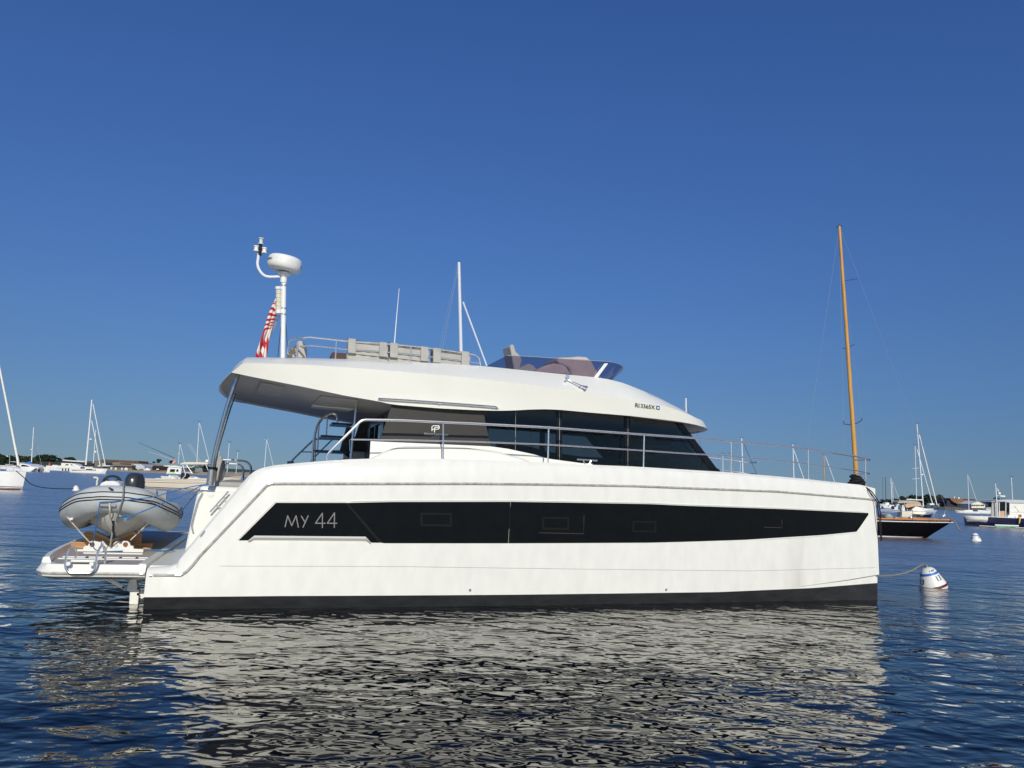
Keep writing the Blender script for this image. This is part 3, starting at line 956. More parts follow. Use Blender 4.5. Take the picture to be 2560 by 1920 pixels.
# ------------------------------------------------------------------ roof supports, deck rail
pz = lambda p: float(zL(p[0])) + 0.03
vtop = soff(587, 983, -0.02)[1]
for px_pts, base in (([(525, 1213), (529, 1180), (532.5, 1155), (539, 1122), (547, 1090), (557, 1052), (569, 1011), (582, 973), (596, 934)], 0.9),
                     ([(531, 1208), (534, 1185), (538, 1150), (546, 1114), (556, 1080), (571, 1030), (587, 983)], vtop)):
    P = [bv(*q, base) for q in px_pts]
    if base > 1: P = [np.array([p[0], base, p[2]]) for p in P]
    m = MB(); m.tube(spl(P, 4), 0.031 if base < 1 else 0.034, seg=14)
    o = m.build("support_pole", "chrome_tube", boat)
    m = MB(); m.tube(spl(P, 4)[:6], 0.058, seg=16); m.build("pole_sleeve", "dull_steel", o)
    m = MB(); m.tube(spl(P, 4)[5:7], 0.066, seg=16); m.build("pole_clamp", "black_trim", o)

def onrail(px, py, dv=0.10):
    v = 0.1
    for _ in range(8):
        p = bv(px, py, v); v = vt(p[0]) + dv
    return bv(px, py, v)
top_px = [(816, 1151), (817, 1141), (822.4, 1131.5), (860, 1094), (896.6, 1057.8), (902, 1053), (908, 1050.4), (916, 1049.6), (1000, 1051), (1108, 1056), (1180, 1059), (1371.7, 1069), (1580, 1084.3),
          (1730, 1094.5), (1827.5, 1102.5), (1982, 1118), (2020, 1122.5), (2145, 1141.6), (2174, 1147.5)]
low_px = [(877, 1099), (1000, 1100), (1180, 1104), (1370, 1111.5), (1580, 1124.5), (1700, 1132.7), (1827.5, 1140), (1993, 1156.3), (2145, 1176.7), (2174, 1183)]
RT = [onrail(*q, 0.16) for q in top_px]; RB = [onrail(*q, 0.16) for q in low_px]
posts = [((1108, 1056), (1108, 1148)), ((1371.7, 1069), (1370, 1157)), ((1610.5, 1086.6), (1608.7, 1169)), ((1827.5, 1103), (1829, 1183)), ((2020, 1122), (2021, 1199)), ((2163.5, 1146), (2164, 1216))]
for flip in (False, True):
    mm = mir if flip else (lambda p: p)
    m = MB()
    nose_t = [RT[-1] + np.array([0.10, 0.10, -0.01]), RT[-1] + np.array([0.06, 0.5, -0.01])]
    nose_b = [RB[-1] + np.array([0.10, 0.10, -0.01]), RB[-1] + np.array([0.06, 0.5, -0.01])]
    m.tube([mm(p) for p in RT + nose_t], 0.019, seg=10)
    m.tube([mm(p) for p in RB + nose_b], 0.0125, seg=8)
    o = m.build("deck_rail", "steel", boat)
    for a2, b3 in posts:
        pt, pb = onrail(*a2, 0.16), onrail(*b3, 0.16)
        m = MB(); m.tube([mm(pt), mm(pb)], 0.0135, seg=8); m.lathe([(.03, 0), (.03, .012), (.0135, .014)], mm(pb), (0, 0, 1), 12)
        m.build("stanchion", "steel", o)
m = MB()
c0, c1 = onrail(1443, 1148.5, 0.14), onrail(1493, 1151.5, 0.14)
m.tube([c0, c1], 0.012); m.tube([c0 * .7 + c1 * .3, onrail(1462, 1160, .14)], 0.011); m.tube([c0 * .3 + c1 * .7, onrail(1473, 1160.5, .14)], 0.011)
m.build("mooring_cleat", "steel", boat)
m = MB()
c0, c1 = bv(718, 1156, 5.9), bv(735, 1156.5, 5.9)
m.tube([c0, c1], 0.03); m.tube([(c0 + c1) / 2, (c0 + c1) / 2 - np.array([0, 0, .15])], 0.03)
m.build("mooring_cleat", "dull_steel", boat)

# ------------------------------------------------------------------ stairway from cockpit to flybridge, seen under the roof
J1 = lambda pts: zm(600, 900, 5.53, pts)
sv = 3.2
sr = MB()
sr.tube(spl([bv(*q, sv) for q in J1([(1005, 1410), (1012, 1250), (1025, 1090), (1060, 940), (1120, 830), (1200, 765), (1260, 745), (1310, 745), (1342, 790), (1345, 860)])]), 0.024)
for a2, b3 in (((1208, 765), (1192, 1040)), ((1090, 900), (1070, 1240)), ((1040, 1060), (1035, 1400)), ((1520, 1100), (1525, 1380))):
    sr.tube([bv(*J1([a2])[0], sv), bv(*J1([b3])[0], sv)], 0.014)
stairs = sr.build("stair_rail", "steel", boat)
for (x0, y0, x1, y1) in ((1268, 862, 1560, 850), (1120, 1035, 1520, 1050), (1030, 1240, 1510, 1250)):
    p, q = bv(*J1([(x0, y0)])[0], sv), bv(*J1([(x1, y1)])[0], sv)
    m = MB(); m.box((p[0], sv - .05, p[2] - .035), (q[0], sv + .75, p[2])); m.build("stair_tread", "black_trim", stairs)
m = MB()
P = [bv(*q, sv + .3) for q in J1([(1470, 930), (1550, 930), (1530, 1370), (1380, 1250)])]
m.prism(P, (0, 0.08, 0)); m.build("stair_stringer", "black_trim", stairs)
m = MB()
m.tube(spl([bv(*q, 2.3) for q in J1([(1620, 560), (1603, 690), (1585, 900), (1560, 1080), (1535, 1380)])]), 0.024)
m.build("stair_post", "steel", boat)
m = MB()
m.tube([bv(*q, 5.9) for q in J1([(695, 1415), (780, 1330), (1010, 1110), (1080, 1090), (1420, 1100)])], 0.02)
m.tube([bv(*q, 5.9) for q in J1([(860, 1270), (1010, 1273), (1380, 1290)])], 0.013)
m.build("port_deck_rail", "steel", boat)
m = MB()
m.box((2.6, 2.0, 1.35), (3.3, 2.9, 2.25)); m.box((2.75, 1.2, 1.35), (3.3, 1.6, 2.1))
m.build("cockpit_cabinet", "salon_dark", boat, bevel=0.03)

# ------------------------------------------------------------------ flybridge: rails, covered backrests, tinted screen, helm
J5 = lambda pts: zm(680, 820, 6.9125, pts)
fv = 1.05
fr = MB()
ft = [bv(*q, fv) for q in J5([(520, 175), (640, 157), (800, 172), (1110, 205), (1310, 225)]) + Dz([(1300, 82), (1600, 112), (1870, 152)])]
u_aft = ft[0][0]
curve_t = [np.array([ft[0][0] - .20, fv + 2.2, ft[0][2]]), np.array([ft[0][0] - .20, fv + .55, ft[0][2]]), np.array([ft[0][0] - .13, fv + .16, ft[0][2]])]
endt = [bv(*q, fv) for q in Dz([(1900, 158), (1930, 182), (1940, 240)])]
fr.tube(spl(curve_t + ft + endt, 6), 0.015, seg=10)
fb = [bv(*q, fv) for q in J5([(560, 310), (660, 302), (800, 314), (1110, 347), (1310, 370)]) + Dz([(1300, 140), (1600, 172), (1935, 215)])]
curve_b = [np.array([fb[0][0] - .20, fv + 2.2, fb[0][2]]), np.array([fb[0][0] - .20, fv + .55, fb[0][2]]), np.array([fb[0][0] - .13, fv + .16, fb[0][2]])]
fr.tube(spl(curve_b + fb, 6), 0.012, seg=8)
frail = fr.build("flybridge_rail", "steel", boat)
for a2, b3 in ((J5([(440, 240)])[0], J5([(432, 520)])[0]), (J5([(1115, 205)])[0], J5([(1095, 540)])[0]), (Dz([(1458, 100)])[0], Dz([(1455, 210)])[0])):
    m = MB(); m.tube([bv(*a2, fv), bv(*b3, fv)], 0.013); m.build("stanchion", "steel", frail)
# covered lounge backrests strapped round the rails
for xa, xb, ya, yb in ((1022, 1300, 52, 84), (1312, 1586, 82, 115), (1610, 1868, 118, 148)):
    n = 9
    rows = []
    for k, (dy, dv) in enumerate(((0, .10), (-9, .05), (-8, .12), (-4, .2), (0, .24), (40, .24), (70, .22), (92, .16), (92, .03), (60, .02), (20, .02))):
        row = []
        for i in range(n):
            t = i / (n - 1)
            x = xa + (xb - xa) * t; y = ya + (yb - ya) * t + dy * 1.0
            sag = 5.0 * math.sin(math.pi * t) * (1 if dy < 5 else 0) + (-6 if (i in (0, n - 1) and dy < 0) else 0)
            px, py = Dz([(x, y + sag)])[0]
            p = bv(px, py, fv + 0.02)
            row.append(np.array([p[0], fv + dv + 0.01 * math.sin(3.1 * i + k), p[2]]))
        rows.append(row)
    m = MB(); m.grid(rows, close_u=True)
    k0 = 0
    m.f.append(tuple(range(0, len(rows) * n, n))); m.f.append(tuple(range(n - 1, len(rows) * n, n))[::-1])
    o = m.build("lounge_backrest", "canvas", boat, smooth=50)
    for xs in (xa + 4, xb - 58):
        w = 52
        t = (xs - xa) / (xb - xa)
        y0 = ya + (yb - ya) * t - 10
        q = [bv(*Dz([(xs, y0)])[0], fv - .025), bv(*Dz([(xs + w, y0 + w * .1)])[0], fv - .025), bv(*Dz([(xs + w, y0 + 100 + w * .1)])[0], fv - .025), bv(*Dz([(xs - 2, y0 + 100)])[0], fv - .025)]
        m = MB(); m.prism(q, (0, 0.06, 0)); m.build("strap", "canvas", o, smooth=0, bevel=0.008)
    q = [bv(*Dz([(xs, y)])[0], fv + .05) for xs, y in ((xa - 6, ya + 84), (xb + 0, yb + 86), (xb + 6, yb + 160), (xa - 8, ya + 160))]
    m = MB(); m.prism(q, (0, 0.25, 0)); m.build("seat_back", "canvas", o, bevel=0.05, seg=3)
# aft rail canvas with lacing
m = MB()
P = [bv(*q, fv + .05) for q in J5([(240, 500), (300, 400), (430, 245), (520, 205), (545, 225), (580, 360), (600, 520)])]
rows = [[np.array([p[0] + .025 * math.sin(3 * k + i), fv + .05 + .17 * k, p[2] + .02 * math.sin(2.3 * k + 1.1 * i)]) for i, p in enumerate(P)] for k in range(9)]
m.grid(rows); m.f.append(tuple(range(7)))
cv = m.build("rail_canvas", "canvas", boat, smooth=50)
for a2, b3 in (((255, 470), (350, 470)), ((300, 410), (330, 500)), ((330, 360), (410, 480)), ((370, 320), (400, 420)), ((410, 280), (440, 400)), ((460, 380), (560, 500)), ((330, 365), (300, 480)), ((400, 300), (340, 440))):
    m = MB(); m.tube([bv(*q, fv + .03) for q in J5([a2, b3])], .012, seg=5); m.build("lacing", "shed_grey", cv)
m = MB(); p, q = bv(838, 888, 2.0), bv(868, 897, 2.0)
m.box((bv(828, 890, 2.0)[0], 1.9, q[2] - .15), (bv(868, 890, 2.0)[0], 2.8, bv(850, 884, 2.0)[2])); m.build("flybridge_table", "shingle_dark", boat, bevel=0.015)

# wrap-round smoked windscreen
ez = lambda pts: zm(1100, 600, 3.16, pts)
bs = [bv(*q, 1.0) for q in [(1216, 917), (1275, 923), (1340, 929.5), (1410, 936), (1486, 944)]]
ts = [bv(*q, 1.0) for q in [(1218, 914), (1268, 888.6), (1340, 892), (1420, 898), (1524, 904)]]
bu, tu = bs[-1][0], ts[-1][0]
def arc(base, ulen):
    out = []
    for k in range(1, 13):
        a = k / 12 * math.pi / 2
        out.append(np.array([base[0] + ulen * math.sin(a), base[1] + (MID - base[1]) * (1 - math.cos(a)), base[2] - (0.12 * math.sin(a) if ulen < .75 else .04 * math.sin(a))]))
    return out
bf, tf = bs + arc(bs[-1], 0.70), ts + arc(ts[-1], 0.80)
bf += [mir(p) for p in bf[-2::-1]]; tf += [mir(p) for p in tf[-2::-1]]
m = MB(); m.grid([bf, tf])
m.build("flybridge_windscreen", "smoked_acrylic", boat, smooth=60)
m = MB(); m.tube(tf[1:-1], 0.006, seg=5); m.build("windscreen_edge", "grey_rubber", boat)
m = MB(); m.prism([bv(*q, 0.96) for q in ez([(1215, 1085), (1245, 1088), (1328, 975), (1300, 975)])], (0, 0.012, 0)); m.build("windscreen_bracket", "white_metal", boat, smooth=0)
# helm seat under its cover, covered console, second seat
def lump(name, px_poly, v0, depth, mat, bev=0.06, sub=0):
    P = [bv(*q, v0) for q in px_poly]
    m = MB(); m.prism(P, (0, depth, 0))
    return m.build(name, mat, boat, bevel=bev, seg=3, sub=sub)
lump("helm_seat", ez([(552, 835), (565, 822), (585, 828), (600, 880), (635, 915), (650, 950), (640, 1000), (700, 975), (740, 990), (780, 1040), (590, 1050), (575, 960)]), 1.6, 0.5, "canvas", 0.04)
lump("console_cover", ez([(925, 935), (945, 925), (1010, 925), (1100, 918), (1160, 922), (1200, 955), (1240, 1030), (1300, 1110), (1050, 1110), (1020, 1010), (930, 975)]), 1.6, 0.9, "canvas_taupe", 0.05)
lump("seat_cover", ez([(750, 1030), (830, 990), (900, 972), (960, 980), (1000, 1000), (1060, 1090), (760, 1060)]), 1.4, 0.7, "canvas_taupe", 0.04)

# ------------------------------------------------------------------ radar mast with dome, lights and arm
cz = lambda pts: zm(500, 560, 3.6867, pts)
mv = MID
M0, M1 = bv(709, 900, mv), bv(709.5, 694, mv)
mast = MB()
mast.tube([M0 - np.array([0, 0, .2]), M1], 0.047, seg=16)
mast.lathe([(0.001, 0), (0.062, 0), (0.062, .10), (0.001, .10)], M1 + np.array([0, 0, -.10]))
mast.lathe([(0.05, 0), (0.11, .05), (0.12, .06), (0.12, .09), (0.001, .09)], M1)
mast = mast.build("radar_mast", "white_metal", boat)
pt = MB()
dc = bv(707.5, 686, mv) + np.array([0, 0, 0.09])
tilt = np.array([0.115, -0.045, 1.0])
pt.lathe([(0.001, -.025), (0.21, -.025), (0.285, -.004), (0.312, 0.035), (0.32, 0.075), (0.322, 0.10), (0.318, 0.175), (0.305, 0.222), (0.27, 0.248), (0.12, 0.262), (0.001, 0.264)], dc, tilt, 40)
dome = pt.build("radar_dome", "white_plastic", mast, smooth=45)
def cyl_text(body, ang0, h0, hgt, rad):
    vs, fs = text_mesh(body, .01)
    w = hgt * 0.62 * len(body)
    ax = tilt / np.linalg.norm(tilt)
    ux = np.array([1.0, 0, 0]); ux -= ax * (ux @ ax); ux /= np.linalg.norm(ux)
    uy = np.cross(ax, ux)
    mb = MB()
    mb.add([dc + ax * (h0 + y * hgt) + rad * (math.cos(ang0 + x * w / rad) * ux + math.sin(ang0 + x * w / rad) * uy) for x, y in vs], fs)
    return mb.build("lettering", "letter_black", dome, smooth=0)
cyl_text("GARMIN", R(187), 0.10, 0.055, 0.324)
cyl_text("GARMIN", R(-17), 0.09, 0.055, 0.324)
b2m = MB(); b2m.lathe([(0.03, 0.0), (0.036, 0.0), (0.036, 0.003), (0.03, .003)], dc + np.array([-.02, -.318, .14]), (0, -1, 0.05), 20); b2m.build("emblem", "rub_strip", dome)
arm = MB()
ap = [bv(*q, mv) for q in cz([(735, 485), (640, 487), (585, 470), (545, 420), (530, 370), (535, 320), (540, 275)])]
arm.tube(spl(ap, 5), 0.026, seg=10)
arm = arm.build("light_arm", "white_metal", mast)
lt = MB()
q0 = bv(*cz([(552, 280)])[0], mv)
lt.box((q0[0] - .03, mv - .03, q0[2] - .02), (q0[0] + .03, mv + .03, q0[2] + .20)); lt.build("light_bracket", "frame_black", arm)
for du, dz in ((-.075, .045), (.075, .03)):
    m = MB(); m.lathe([(.001, 0), (.05, 0), (.05, .02), (.038, .022), (.038, .085), (.05, .087), (.05, .105), (.001, .105)], q0 + np.array([du, -.02, dz]), seg=16); l = m.build("navigation_light", "white_plastic", arm)
m = MB(); m.lathe([(.001, 0), (.05, 0), (.05, .02), (.033, .022), (.033, .10), (.05, .102), (.05, .12), (.001, .12)], q0 + np.array([0, 0, .20]), seg=16); m.build("anchor_light", "lamp_glass", arm)
fl = MB()
L0, L1 = bv(696.5, 784, mv), bv(696, 716, mv)
axs = (L1 - L0); Ht = np.linalg.norm(axs)
fl.lathe([(.001, 0), (.062, 0), (.066, .06), (.058, .065)], L0, axs, 18); fl = fl.build("lantern", "white_plastic", mast)
m = MB(); m.lathe([(.06, Ht - .06), (.062, Ht - .01), (.001, Ht)], L0, axs, 18); m.build("lantern_cap", "white_plastic", fl)
for k in range(5):
    a_, b_ = 0.065 + k * (Ht - .13) / 5, 0.065 + (k + 1) * (Ht - .13) / 5
    m = MB(); m.lathe([(.058, a_), (.050, a_ + .01), (.050, b_ - .01), (.058, b_)], L0, axs, 18); m.build("lens", "lamp_lens" if k % 2 else "lamp_glass", fl)
for y in (714, 771, 786):
    m = MB()
    c = bv(709.2, y, mv); m.lathe([(.052, -.012), (.052, .012)], c, (0, 0, 1), 14); m.tube([c, bv(700, y, mv)], 0.012)
    m.build("clamp", "dull_steel", mast)
m = MB()
m.tube([bv(*cz([(745, 940)])[0], mv), bv(*cz([(718, 1225)])[0], mv)], 0.005, seg=4); m.tube([bv(*cz([(787, 860)])[0], mv), bv(*cz([(812, 1215)])[0], mv)], 0.005, seg=4)
m.build("stay_wire", "black_trim", mast)
m = MB(); m.tube([bv(*cz([(735, 840)])[0], mv + .2), bv(*cz([(640, 1040)])[0], mv + .2), bv(*cz([(560, 1290)])[0], mv + .2)], 0.016); m.build("flagstaff", "steel", boat)
# whip aerials
m = MB()
q0, q1 = bv(985, 862, 3.0), bv(998, 721, 3.0)
m.tube([q0 - np.array([0, 0, .35]), q0 * .5 + q1 * .5, q1], [.014, .009, .005], seg=6); m.build("whip_aerial", "white_metal", boat)

# ------------------------------------------------------------------ bathing platform behind the hulls
plat = MB()
zt_p = 0.60
pa = [(-0.06, 0.02), (-1.20, 0.02), (-1.33, 0.06), (-1.44, 0.25), (-1.53, 0.8), (-1.62, 1.8), (-1.68, 3.0), (-1.68, 3.5), (-1.62, 4.7), (-1.53, 5.7), (-1.44, 6.25), (-1.33, 6.44), (-1.2, 6.48), (-0.06, 6.48)]
rowz = [(0.40, 0.06), (0.44, 0.0), (0.50, -0.02), (0.53, 0.0), (0.60, 0.03)]
cxp, cyp = -0.6, MID
rows = []
for z, ins in rowz:
    rows.append([np.array([u + (ins if u < -1.0 else 0), v + (ins if v < MID else -ins), z]) for u, v in pa])
plat.grid(rows, close_v=True)
n = len(pa)
plat.f.append(tuple(range((len(rows) - 1) * n, len(rows) * n))); plat.f.append(tuple(range(n))[::-1])
platform = plat.build("bathing_platform", "gelcoat", boat, smooth=35)
m = MB()
m.add([(u * 1.0 + (0.13 if u < -1 else -0.03), v + (0.12 if v < MID else -0.12), 0.604) for u, v in pa], [tuple(range(n))])
m.build("teak_deck", "weathered_teak", platform, smooth=0)
m = MB()
rim = [(u + .09, v, 0.60) for u, v in pa[3:12]]
rows = [[np.array([u - .06, v, z]) for u, v, z in rim], [np.array([u - .045, v, z + .07]) for u, v, z in rim], [np.array([u + .03, v, z + .08]) for u, v, z in rim], [np.array([u + .06, v, z + .0]) for u, v, z in rim]]
m.grid(rows); m.f.append((0, n - 5, 2 * (n - 5), 3 * (n - 5)))
m.build("platform_rim", "gelcoat", platform, smooth=30)
m = MB()
m.tube([np.array([u, v - 0.012 if v < MID else v + .012, 0.485]) for u, v in pa[:4]] + [np.array([u - .02, v, .485]) for u, v in pa[4:10]], 0.020, seg=8)
m.build("rub_rail", "rub_strip", platform)
m = MB(); m.tube([np.array([-0.085, 0.004, .485]), np.array([-0.125, 0.004, .485])], 0.024); m.build("rub_rail_joint", "steel", platform)
m = MB()
for v, w_ in ((0.62, .035), (0.86, .03)):
    m.box((-1.30, v, 0.604), (-0.16, v + w_, 0.622))
m.box((-1.15, 1.42, 0.604), (-0.32, 1.46, 0.625))
m.build("deck_track", "white_plastic", platform, bevel=0.004)
m = MB()
for u in (-0.97, -0.75, -0.53, -0.31):
    m.box((u, 0.70, 0.604), (u + .03, 0.78, 0.63))
m.build("track_stop", "black_rubber", platform)
m = MB(); m.box((-.16, 0.05, .600), (-.065, 6.4, .618)); m.build("hinge_strip", "gelcoat", platform, bevel=.005)
# folding ladder: two tube hoops hanging over the edge, step between
lad = MB()
i8 = lambda pts: zm(80, 1320, 6.9125, pts)
hp = [bv(*q, -0.055) for q in i8([(590, 500), (575, 620), (580, 690), (620, 750), (680, 775), (840, 777), (1000, 775), (1060, 745), (1090, 690), (1110, 600), (1115, 490)])]
lad.tube(spl(hp, 5), 0.0145, seg=10)
for (xa_, ya_), (xb_, yb_) in (((590, 500), (675, 590)), ((1115, 490), (1175, 600))):
    p0 = bv(*i8([(xa_, ya_)])[0], -0.055)
    p1 = p0 + np.array([0.02, 0.06, 0.11]); p2 = p0 + np.array([0.05, 0.14, 0.12]); p3 = p0 + np.array([0.07, 0.20, 0.05]); p4 = np.array([p0[0] + .07, p0[1] + .22, 0.605])
    lad.tube(spl([p0, p1, p2, p3, p4], 6), 0.0145, seg=10)
lad = lad.build("ladder", "steel", platform)
m = MB(); q = bv(*i8([(880, 590)])[0], 0.12); m.box((q[0] - .14, 0.06, 0.625), (q[0] + .16, .19, .66)); m.build("ladder_step", "white_plastic", lad, bevel=.008)
m = MB()
for x, y in ((640, 612), (1040, 620)):
    c = bv(*i8([(x, y)])[0], -.01); m.lathe([(.001, .05), (.026, .05), (.03, .04), (.03, 0), (.001, 0)], c, (0, -1, 0), 14)
m.build("ladder_hinge", "white_plastic", lad)
# lifting arms under the platform
m = MB()
for v0 in (0.55, BEAM - .65):
    if v0 < 1:
        P = [bv(*q, v0) for q in i8([(1225, 882), (1390, 885), (1600, 1000), (1625, 1040), (1590, 1075), (1555, 1060)])]
        m.prism(P, (0, .04, 0))
        P = [bv(*q, v0 - .03) for q in i8([(1690, 880), (1810, 880), (1820, 1000), (1855, 1030), (1850, 1240), (1695, 1250), (1690, 1110), (1630, 1070), (1650, 1000)])]
        P[5][2] = P[6][2] * 0 - .25; P[4][2] = -.25
        m.prism(P, (0, .12, 0))
        P = [bv(*q, v0 + .03) for q in i8([(1840, 1080), (1900, 1075), (1960, 1110), (1960, 1190), (1900, 1230), (1840, 1200)])]
        m.prism(P, (0, .05, 0))
m.build("lift_arm", "white_plastic", platform, bevel=.008)
m = MB()
for x, y, r_ in ((1580, 1030, .016), (1835, 1045, .016), (1832, 1140, .016)):
    m.lathe([(.001, .012), (r_, .012), (r_, 0)], bv(*i8([(x, y)])[0], 0.50), (0, -1, 0), 10)
m.build("pin", "black_trim", platform)

# ------------------------------------------------------------------ things on the platform: inflatable dinghy, chocks, ropes
DU = -0.76
def bw(p): p = np.asarray(p, float); return BO + BU * p[0] + BV * p[1] + np.array([0, 0, p[2]])
din = empty("inflatable_dinghy", bw((DU, 2.6, 0.75)), ALPHA, "grey inflatable dinghy with outboard, chocked bow-on across the bathing platform", "dinghy")
dorg = np.array([DU, 2.6, 0.75])
half = [(0.66, 4.75, 1.10, .06), (0.66, 4.55, 1.10, .17), (0.66, 4.2, 1.10, .215), (0.67, 3.2, 1.10, .22), (0.67, 2.4, 1.12, .22), (0.635, 1.95, 1.20, .225), (0.50, 1.55, 1.30, .225), (0.34, 1.28, 1.40, .215), (0.18, 1.22, 1.44, .21), (0, 1.21, 1.445, .21)]
dsh = lambda v: 0.02 - 0.075 * max(0, v - 1.2)
path = [np.array([DU - a + dsh(b_), b_, c]) for a, b_, c, r_ in half] + [np.array([DU + a + dsh(b_), b_, c]) for a, b_, c, r_ in half[-2::-1]]
rad = [r_ for *_, r_ in half] + [r_ for *_, r_ in half[-2::-1]]
pr = spl([np.append(p, r_) for p, r_ in zip(path, rad)], 6)
tp_, tr_ = [p[:3] for p in pr], [max(.03, p[3]) for p in pr]
m = MB(); m.tube(tp_, tr_, seg=28); tube = m.build("buoyancy_tube", "grey_tube", din, smooth=60, origin=dorg)
def strake(theta, r, name, mat, par):
    P = []
    n_ = len(tp_)
    for i in range(8, n_ - 8):
        t = tp_[min(i + 1, n_ - 1)] - tp_[max(i - 1, 0)]; t /= np.linalg.norm(t)
        out = np.cross(t, np.array([0, 0, 1.0])); out /= np.linalg.norm(out)
        if out @ (tp_[i] - np.array([DU, 2.6, 1.1])) < 0: out = -out
        up = np.cross(out, t); up = up if up[2] > 0 else -up
        P.append(tp_[i] + (tr_[i] + .001) * (math.cos(R(theta)) * out + math.sin(R(theta)) * up))
    m = MB(); m.tube(P, r, seg=6); return m.build(name, mat, par, origin=dorg)
for th in (33, 12, 1):
    strake(th, 0.009, "rubbing_strake", "black_rubber", tube)
hl = MB()
rows = []
for v, zk, hw, zc in ((1.13, 1.24, .015, 1.27), (1.18, 1.10, .08, 1.24), (1.32, .97, .22, 1.19), (1.60, .87, .40, 1.14), (2.1, .80, .54, 1.09), (2.6, .78, .60, 1.05), (3.5, .76, .62, 1.03), (4.5, .76, .62, 1.03)):
    D_ = DU + dsh(v)
    rows.append([np.array([D_ - hw, v, zc + .1]), np.array([D_ - hw, v, zc]), np.array([D_ - hw * .5, v, zc * .42 + zk * .58]), np.array([D_, v, zk]), np.array([D_ + hw * .5, v, zc * .45 + zk * .55]), np.array([D_ + hw, v, zc]), np.array([D_ + hw, v, zc + .1])])
hl.grid(rows); hl.f.append(tuple(range(49, 56)))
hl.build("hull", "grey_tube_hull", din, smooth=35, origin=dorg)
m = MB(); m.grid([[np.array([r[3][0] - .016, r[3][1] - .012, r[3][2] - .006 + (.03 if k == 0 else 0)]), np.array([r[3][0] + .016, r[3][1] - .012, r[3][2] - .006 + (.03 if k == 0 else 0)])] for k, r in enumerate(rows[1:4])])
m.build("keel_strip", "black_rubber", din, smooth=0, origin=dorg, solid=.012)
m = MB(); m.box((DU - .75, 1.8, 1.05), (DU + .42, 4.5, 1.08)); m.build("floor", "grey_rubber", din, origin=dorg)
m = MB(); m.box((DU - .78, 4.42, .95), (DU + .32, 4.50, 1.52)); m.build("transom", "grey_rubber", din, origin=dorg)
m = MB()
q0 = bv(*zm(140, 1180, 6.9125, [(760, 545)])[0], 1.0); q1 = bv(*zm(140, 1180, 6.9125, [(1040, 605)])[0], 1.0)
hz = bv(*zm(140, 1180, 6.9125, [(900, 575)])[0], 1.0)[2]
m.box((q0[0], 0.985, q1[2]), (q1[0], 1.04, q0[2])); m.build("bow_handle", "grey_rubber", din, origin=dorg, bevel=.012)
for x, y in ((275, 810), (1580, 820)):
    m = MB()
    q = bv(*zm(140, 1180, 6.9125, [(x, y)])[0], 1.42); m.box((q[0] - .026, 1.36, q[2] - .018), (q[0] + .026, 1.46, q[2] + .018))
    m.build("lifting_eye", "white_plastic", din, origin=dorg, bevel=.01)
# emblem painted on the bow tube
m = MB()
for (xa_, ya_), (xb_, yb_) in (((905, 270), (930, 285)), ((925, 265), (985, 305)), ((940, 295), (955, 315)), ((965, 300), (985, 318))):
    a2 = bv(*zm(140, 1180, 6.9125, [(xa_, ya_)])[0], 1.035); b3 = bv(*zm(140, 1180, 6.9125, [(xb_, yb_)])[0], 1.03)
    m.tube([a2, b3], [.004, .012], seg=5)
m.build("emblem", "letter_black", tube, origin=dorg)
# console, wheel
cs = MB()
i7 = lambda pts: zm(140, 1180, 6.9125, pts)
P = [bv(*q, 2.3) for q in i7([(750, 215), (800, 175), (870, 155), (1000, 155), (1070, 175), (1110, 215)])]
P += [np.array([P[-1][0], 2.3, 1.1]), np.array([P[0][0], 2.3, 1.1])]
cs.prism(P, (0, .5, 0)); cs.build("console", "white_plastic", din, bevel=.03, origin=dorg)
wc = bv(*i7([(965, 172)])[0], 2.85); wr = abs(bv(*i7([(1110, 190)])[0], 2.85)[0] - wc[0])
m = MB(); m.tube([wc + wr * np.array([math.cos(a), .25 * math.sin(a), .76 * math.sin(a)]) for a in np.linspace(0, 2 * math.pi, 33)], .021, seg=8)
for a in (R(35), R(150), R(270)):
    m.tube([wc, wc + wr * np.array([math.cos(a), .25 * math.sin(a), .76 * math.sin(a)])], .014, seg=6)
m.build("steering_wheel", "black_rubber", din, origin=dorg)
# outboard engine
ob = MB()
ec = bv(*i7([(1360, 200)])[0], 4.75)
er = abs(bv(*i7([(1530, 200)])[0], 4.75)[0] - ec[0])
ztop = bv(*i7([(1360, 10)])[0], 4.75)[2]
rows = []
for z, k, kv in ((ztop - .55, .80, .25), (ztop - .42, .98, .32), (ztop - .25, 1.0, .34), (ztop - .12, .93, .33), (ztop - .04, .75, .28), (ztop - .008, .5, .2), (ztop, .2, .1)):
    rows.append([ec * np.array([1, 0, 0]) + np.array([er * k * math.copysign(abs(math.cos(a)) ** .7, math.cos(a)), 4.75 + kv * math.copysign(abs(math.sin(a)) ** .8, math.sin(a)), z]) for a in np.linspace(0, 2 * math.pi, 25)[:-1]])
ob.grid(rows, close_v=True); ob.f.append(tuple(range(len(rows) * 24 - 24, len(rows) * 24)))
eng = ob.build("outboard_engine", "engine_grey", din, smooth=50, origin=dorg)
m = MB(); m.box((ec[0] - .1, 4.6, .9), (ec[0] + .1, 4.85, ztop - .5)); m.build("engine_leg", "engine_black", eng, origin=dorg, bevel=.02)
m = MB(); P = [bv(*q, 4.40) for q in i7([(1400, 280), (1395, 270), (1450, 40), (1500, 40), (1535, 180), (1520, 280)])]; m.prism(P, (0, .05, 0)); m.build("engine_side", "engine_black", eng, origin=dorg, bevel=.01)
m = MB(); P = [bv(*q, 4.3) for q in i7([(1470, 290), (1735, 300), (1735, 440), (1560, 420)])]; m.prism(P, (0, .06, 0)); m.build("motor_well", "grey_rubber", din, origin=dorg, bevel=.01)
